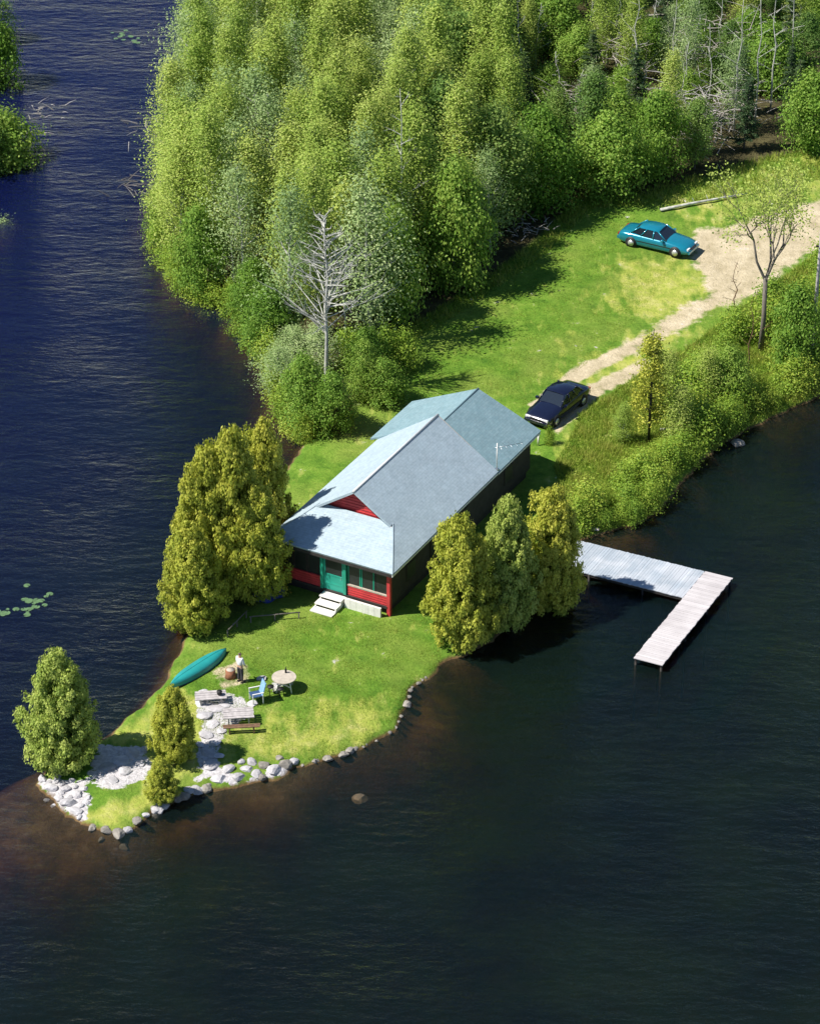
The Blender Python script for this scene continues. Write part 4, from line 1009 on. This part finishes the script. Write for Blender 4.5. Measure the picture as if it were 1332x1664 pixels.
# bare pale trees
def bare_px(px, py, hpx, label, s=1.0, nl=30, mat='palebark', spread=.5, r0=.09, start=.25):
    x, y = G(px, py); m = FPX / (y * math.cos(PITCH) + CAM_H * math.sin(PITCH)); h = hpx / (m * math.cos(PITCH)); a_, b_ = bare_tree(int(px * 7 + py), h, M[mat], nl, spread, start, 3, r0)
    e = tag(empty('bare_tree', (x, y, hz(x, y) - .02)), label, 'tree'); link('trunk', a_, e); link('branches', b_, e); return e
bare_px(530, 640, 270, 'bare whitish tree with spreading grey twigs above the bay', nl=90, r0=.15, spread=.7, start=.35)
bare_px(562, 560, 180, 'thin bare pale trunk just right of the whitish bare tree', nl=14)
bare_px(382, 480, 125, 'short white bare trunk at the edge of the left woods', nl=8)
bare_px(655, 470, 300, 'tall bare pale trunk rising through the woods above the clearing', nl=12)
for i, (px, py, hp) in enumerate([(1128, 130, 125), (1060, 110, 110), (1165, 120, 115), (1190, 230, 210), (1225, 215, 200), (842, 170, 150), (905, 180, 80), (1028, 165, 150), (795, 250, 80), (1090, 150, 140), (1000, 120, 110), (960, 90, 90), (1150, 190, 130), (1250, 190, 190), (870, 120, 100), (1110, 210, 120), (1280, 150, 150), (1040, 230, 110), (940, 240, 110)]):
    e = bare_px(px, py, hp, 'thin bare pale trunk standing in the right woods', nl=9, r0=.08); e['group'] = 'bare trunks of the right woods'
# grey brush pile of twigs
def brush(name, px, py, n, size, label, mat, cat='brush', zmax=1.0):
    x, y = G(px, py); mb = MB(); r = random.Random(int(px + py))
    for _ in range(n):
        a_ = r.uniform(0, 6.28); p = Vector((r.gauss(0, size * .4), r.gauss(0, size * .4), r.uniform(.05, zmax))); L = r.uniform(.4, 1.1) * size * .5
        d = Vector((math.cos(a_), math.sin(a_), r.uniform(-.2, .7))).normalized() * L; mb.tube([p, p + d * .5 + Vector((0, 0, .05)), p + d], [.035, .025, .01], 4, False)
    o = mb.build(name, mat, None, (x, y, hz(x, y))); tag(o, label, cat, kind='stuff'); return o
brush('brush_pile', 1135, 250, 110, 3.4, 'grey heap of dead twigs on the slope beyond the turquoise car', M['deadwood'], zmax=2.6)
brush('brush_pile', 1200, 210, 70, 3.0, 'grey dead brush higher up at the right of the woods', M['deadwood'], zmax=2.6)
brush('brush_pile', 1120, 225, 160, 4.2, 'pinkish grey tangle of dead twigs behind the round shrubs near the turquoise car', M['wood'], zmax=3.4)
brush('brush_pile', 1010, 130, 110, 4.0, 'dark tangle of dead branches in the upper right woods', M['deadwood'], zmax=3.0)
brush('brush_pile', 930, 200, 80, 3.0, 'grey dead branches in a gap in the middle of the right woods', M['deadwood'], zmax=2.0)
brush('brush_pile', 1160, 120, 110, 4.5, 'grey tangle of dead branches at the top right of the woods', M['deadwood'], zmax=3.5)
brush('brush_pile', 875, 355, 40, 1.6, 'brown dead twigs at the foot of the wide domed shrub', M['brownwood'], zmax=.8)
brush('brush_pile', 850, 385, 50, 1.8, 'pinkish dead brush at the left end of the clearing edge', M['deadwood'], zmax=.7)
brush('fallen_branches', 235, 300, 26, 3.0, 'bluish grey fallen branches in the water at the left shore', M['bark'], zmax=.8).location.z = -.2
brush('fallen_branches', 225, 225, 16, 2.6, 'bare grey branches reaching over the water from the left woods', M['deadwood'], zmax=1.2).location.z = .2
brush('fallen_branches', 75, 205, 22, 1.8, 'grey branches reaching out from the far left bank', M['deadwood'], zmax=1.0).location.z = .8
brush('fallen_branches', 40, 235, 22, 1.6, 'grey branches low over the water at the left picture edge', M['deadwood'], zmax=.8).location.z = .4
# fallen logs
def log(ax, ay, bx, by, r, label, mat='palebark', za=.15, zb=.15):
    xa, ya = G(ax, ay); xb, yb = G(bx, by); za += hz(xa, ya); zb += hz(xb, yb); e = tag(empty('fallen_log', (xa, ya, za)), label, 'log')
    d = Vector((xb - xa, yb - ya, zb - za)); mb = MB(); mb.tube([(0, 0, 0), d * .33 + Vector((.05, .04, .02)), d * .66 + Vector((-.05, -.03, .02)), d], [r, r * .9, r * .75, r * .5], 8); mb.build('trunk', M[mat], e)
    for t in (.4, .55, .7, .85):
        mb = MB(); q = d * t; mb.tube([q, q + Vector((random.uniform(-.3, .3), random.uniform(-.3, .3), .35))], [r * .3, r * .1], 4); mb.build('branch_stub', M[mat], e)
log(1072, 352, 1212, 326, .11, 'long pale fallen log in the grass just behind the turquoise car')
log(985, 72, 1105, 74, .13, 'grey fallen log lying across the top right woods', 'deadwood', 1.6, 1.9)
log(1080, 105, 1115, 92, .10, 'short grey log leaning near the top right woods', 'deadwood', 1.2, 1.8)
log(756, 90, 775, 20, .10, 'pale leaning trunk in the upper middle woods', 'palebark', 1.5, 3.5)
log(1072, 702, 1118, 701, .07, 'thin pale log at the bank under the yellow sapling', 'palebark', .2, .25)

# far left bank trees
for px, py, hh, ww, k, lb in [(-12, 130, 130, 110, 'bush', 'uppermost green tree leaning in at the left edge'), (5, 245, 130, 150, 'bush', 'largest green tree leaning over the water at the left edge'), (0, 350, 75, 80, 'pale', 'lowest pale green bush at the left edge'),
                              (-15, 60, 90, 80, 'green', 'dark tree in the upper left corner'), (-30, 270, 130, 100, 'green', 'dark tree behind the leaning green trees on the left bank')]:
    plant_px(k, px, py, hh, ww, 'bank_tree', lb, 'tree')

# right bank: V trunk tree, sapling, shrubs
def fork_tree(px, py, label):
    x, y = G(px, py); global rng; rng = np.random.default_rng(5); rd = random.Random(5)
    e = tag(empty('forked_tree', (x, y, hz(x, y) - .05)), label, 'tree')
    mb = MB(); mb.tube([(0, 0, -.2), (.05, 0, 2.4), (-.02, 0, 4.9)], [.18, .14, .13], 8); C = []; tips = []
    def br(p, d, L, r, lv):
        e_ = p + d * L; m_ = p + d * L * .5 + Vector((rd.gauss(0, .06), rd.gauss(0, .06), 0)) * L; mb.tube([p, m_, e_], [r, r * .8, r * .6], 5, False)
        if lv == 0: tips.append(e_); return
        for _ in range(3 if lv > 1 else 4):
            d2 = (d + Vector((rd.gauss(0, .42), rd.gauss(0, .42), rd.gauss(.15, .2)))).normalized(); br(e_ if rd.random() < .6 else m_, d2, L * rd.uniform(.6, .85), r * .55, lv - 1)
    for d in ((-.32, .1, 1), (.36, -.1, 1), (.1, .4, .9)): br(Vector((-.02, 0, 4.7)), Vector(d).normalized(), 2.6, .095, 3)
    link('trunk', mb.mesh('fork_trunk', M['bark']), e)
    for t in tips: k = 42; C.append(np.array(t) + rng.normal(size=(k, 3)) * .45)
    C = np.concatenate(C); n = len(C); link('crown', foliage_mesh('fork_crown', C, unit(n) + np.array([0, 0, .4]), .10 * rng.uniform(.6, 1.3, n), rng.random(n) * .4 + .5, M['poplar']), e)
fork_tree(1235, 570, 'tree with a forked dark trunk and thin spring leaves beside the gravel drive')
def sapling(px, py, hpx, label, seed):
    x, y = G(px, py); global rng; rng = np.random.default_rng(seed); rd = random.Random(seed); e = tag(empty('sapling', (x, y, hz(x, y) - .05)), label, 'tree'); m = FPX / (y * math.cos(PITCH) + CAM_H * math.sin(PITCH)); h = hpx / (m * .857)
    mb = MB(); mb.tube([(0, 0, -.2), (.02, 0, h * .5), (0, 0, h)], [.09, .065, .02], 6); C = []
    for i in range(int(h / .75)):
        z = h * .2 + i * .7
        if z > h * .97: break
        for b_ in range(5):
            a_ = rd.uniform(0, 6.28); L = 1.35 * (1 - z / h * .75) * rd.uniform(.7, 1.1); q = Vector((math.cos(a_) * L, math.sin(a_) * L, z + .25 * L)); mb.tube([(0, 0, z), q], [.03, .01], 4, False)
            k = 120; t_ = rng.random(k) * .8 + .3; C.append(np.array([0, 0, z]) + (np.array(q) - np.array([0, 0, z]))[None] * t_[:, None] + rng.normal(size=(k, 3)) * .2)
    link('trunk', mb.mesh('sapling_trunk', M['black']), e); C = np.concatenate(C); n = len(C)
    link('crown', foliage_mesh('sapling_crown', C, unit(n) + np.array([0, 0, .5]), .10 * rng.uniform(.6, 1.3, n), rng.random(n) * .6 + .3, M['cedar']), e)
sapling(1053, 720, 178, 'young yellow sapling with tiers of dark branches on the right bank', 8)
for i, (px, py, hh, ww) in enumerate([(1085, 655, 85, 50), (1010, 720, 60, 40), (1100, 720, 95, 60), (1145, 665, 95, 60)]):
    plant_px('poplar', px, py, hh, ww, 'sapling', 'wispy yellow green sapling on the bank between the drive and the right shore', 'tree', 'wispy saplings on the right bank')
bare_px(1192, 515, 85, 'small leaning bare sapling left of the forked tree', nl=10, mat='brownwood', r0=.05)
bare_px(1215, 600, 120, 'thin bare dark sapling below the forked tree', nl=10, mat='brownwood', r0=.05)
rb = W([(930, 860), (935, 800), (1010, 800), (1060, 730), (1110, 640), (1180, 560), (1345, 440), (1360, 610), (1290, 640), (1215, 678), (1150, 718), (1110, 760), (1085, 795), (1048, 830), (990, 850)])
def shrubs(poly, n, dmin, seed, smin, smax, label, group, kinds=('shore',), maxin=99):
    r = random.Random(seed); cnt = 0; tries = 0; pl = []; x0_, y0_ = poly.min(0); x1_, y1_ = poly.max(0)
    while cnt < n and tries < 6000:
        tries += 1; x = r.uniform(x0_, x1_); y = r.uniform(y0_, y1_)
        if any((x - a_) ** 2 + (y - b_) ** 2 < dmin ** 2 for a_, b_ in pl) or inside(x, y, poly) < 0 or inside(x, y, land) > maxin or (abs(x - 20.6) < 1.4 and 148.5 < y < 153): continue
        pl.append((x, y)); cnt += 1; plant(r.choice(kinds), x, y, 'shore_shrub', label, 'shrub', group, r.uniform(smin, smax))
shrubs(rb, 38, 1.0, 3, .25, .85, 'leafy green shrub crowding the right bank above the dark water', 'shrubs along the right bank', maxin=2.4)
shrubs(W([(1100, 640), (1180, 560), (1345, 440), (1360, 600), (1280, 640), (1200, 680), (1130, 720)]), 34, 1.3, 4, .4, 1.05, 'taller leafy bush in the thicket at the right edge', 'thicket bushes at the right edge', ('shore', 'shore', 'shore'))
for px, py, hh, ww, lb in [(1030, 842, 30, 44, 'low green bush at the waterline above the dock'), (1060, 815, 34, 46, 'low green bush right of the waterline bush above the dock'), (985, 850, 22, 36, 'small weedy clump nearest the dock on the bank'),
                           (892, 722, 26, 22, 'tiny bush at the rear right corner of the cottage'), (1290, 610, 135, 100, 'tall leafy bush at the far right of the bank'), (1180, 655, 90, 85, 'tall green bush in the middle of the right bank')]:
    plant_px('shore' if hh < 60 else 'bush', px, py, hh, ww, 'shore_shrub', lb, 'shrub')
x, y = G(874, 724); mb = MB(); mb.tube([(0, 0, 0), (0, 0, .7)], .06, 6); o = mb.build('short_post', M['white'], None, (x, y, hz(x, y))); tag(o, 'short pale post at the rear right corner of the cottage', 'post')
# pole at the right edge
x, y = G(1316, 600); pl_ = tag(empty('utility_pole', (x, y, hz(x, y))), 'tall thin grey pole at the right edge of the photo', 'pole')
mb = MB(); mb.tube([(0, 0, -.5), (0, 0, 13.2)], [.11, .08], 8); mb.build('shaft', M['wood'], pl_)
mb = MB(); mb.box((0, 0, 8.0), (.5, .08, .1)); mb.build('bracket', M['darkwood_and_shade'], pl_)

# ------------------------------------------------------------------ tall grass and weeds (uncountable)
def grass(name, polys, n, hmin, hmax, wmin, wmax, mat, seed, avoid=None, tb=(.2, .8)):
    global rng; rng = np.random.default_rng(seed); P_ = []
    for poly in polys:
        x0_, y0_ = poly.min(0); x1_, y1_ = poly.max(0); k = n // len(polys)
        q = np.stack([rng.uniform(x0_, x1_, k * 3), rng.uniform(y0_, y1_, k * 3)], 1); q = q[sdist(q[:, 0], q[:, 1], poly) > 0][:k]; P_.append(q)
    q = np.concatenate(P_)
    s = np.maximum(sdist(q[:, 0], q[:, 1], land), sdist(q[:, 0], q[:, 1], bank)); q = q[s > .12]
    if avoid is not None:
        for av in avoid: q = q[sdist(q[:, 0], q[:, 1], av) < -.05]
    cl_ = np.sin(q[:, 0] * 2.1 + np.sin(q[:, 1] * 1.7)) * np.sin(q[:, 1] * 2.3 + .7 * q[:, 0]); k = len(q); z = height(q[:, 0], q[:, 1]) - .02
    hh = rng.uniform(hmin, hmax, k) * (1 + .4 * cl_); a_ = rng.random(k) * 6.283; wd = rng.uniform(wmin, wmax, k)
    b0 = np.stack([q[:, 0], q[:, 1], z], 1); s_ = np.stack([np.cos(a_), np.sin(a_), 0 * a_], 1) * wd[:, None] / 2; le = rng.normal(size=(k, 2)) * .35 * hh[:, None]
    tp = b0 + np.stack([le[:, 0], le[:, 1], hh], 1); V = np.stack([b0 - s_, b0 + s_, tp], 1).reshape(-1, 3)
    me = mesh_big(name, V, np.arange(3 * k).reshape(k, 3), mat, False, np.repeat(np.clip(rng.uniform(*tb, k) + .2 * cl_, 0, 1), 3)); o = link(name, me); return o
hpoly = np.array([HW(-.0, -3.4), HW(-.0, 3.4), HW(16.5, 3.4), HW(16.5, -3.8)])
drive = W([(1345, 330), (1130, 385), (1125, 420), (1140, 480), (1000, 575), (870, 660), (900, 700), (1050, 600), (1225, 480), (1345, 395)])
o = grass('tall_grass', [W([(925, 870), (900, 760), (960, 640), (1110, 570), (1230, 480), (1345, 400), (1360, 640), (1120, 740), (1050, 840)])], 75000, .12, .42, .03, .08, M['grass'], 1, [drive], (.25, .75))
tag(o, 'tall weeds and grass covering the right bank', 'grass', kind='stuff')
o = grass('undergrowth', [W([(560, 640), (650, 540), (760, 470), (880, 390), (940, 325), (1050, 318), (1195, 278), (1345, 240), (1345, 300), (1200, 330), (1050, 345), (960, 350), (890, 415), (770, 495), (660, 565), (600, 660)]),], 30000, .12, .45, .04, .10, M['grass'], 2, [hpoly])
tag(o, 'rough grass and undergrowth along the edge of the woods', 'grass', kind='stuff')
o = grass('lawn_grass', [W([(350, 1240), (280, 1100), (360, 1030), (500, 1000), (700, 1000), (720, 1070), (660, 1150), (560, 1225)]),
                         W([(600, 660), (700, 560), (900, 400), (1000, 350), (1100, 430), (1000, 560), (850, 660), (800, 640)])], 90000, .03, .09, .02, .05, M['grass'], 3, [hpoly, drive], (.1, .55))
tag(o, 'short mown lawn grass', 'grass', kind='stuff')

# ------------------------------------------------------------------ lily pads
mb = MB(); mb.add([(0, 0, 0)] + [(.16 * math.cos(a_), .16 * math.sin(a_), 0) for a_ in np.linspace(.25, 6.03, 12)], [(0, i, i + 1) for i in range(1, 12)])
pad = mb.mesh('lily_pad', M['pad']); rl = random.Random(4)
for cx, cy, n, sp_ in [(55, 975, 20, 26), (5, 995, 6, 9), (195, 55, 8, 14), (215, 68, 6, 12)]:
    for _ in range(n):
        x, y = G(cx + rl.gauss(0, sp_ * .6), cy + rl.gauss(0, sp_ * .45), 0); o = link('lily_pad', pad); o.location = (x, y, .012); o.rotation_euler[2] = rl.uniform(0, 6); s = rl.uniform(.6, 1.3); o.scale = (s, s, 1)
        o.rotation_euler[0] = rl.uniform(-.04, .04)
        lo = cy > 500; tag(o, 'small pale lily pad floating off the left of the point' if lo else 'pale lily pad floating far up the left arm of the lake', 'lily pad', 'lily pads off the point' if lo else 'lily pads far up the left arm')
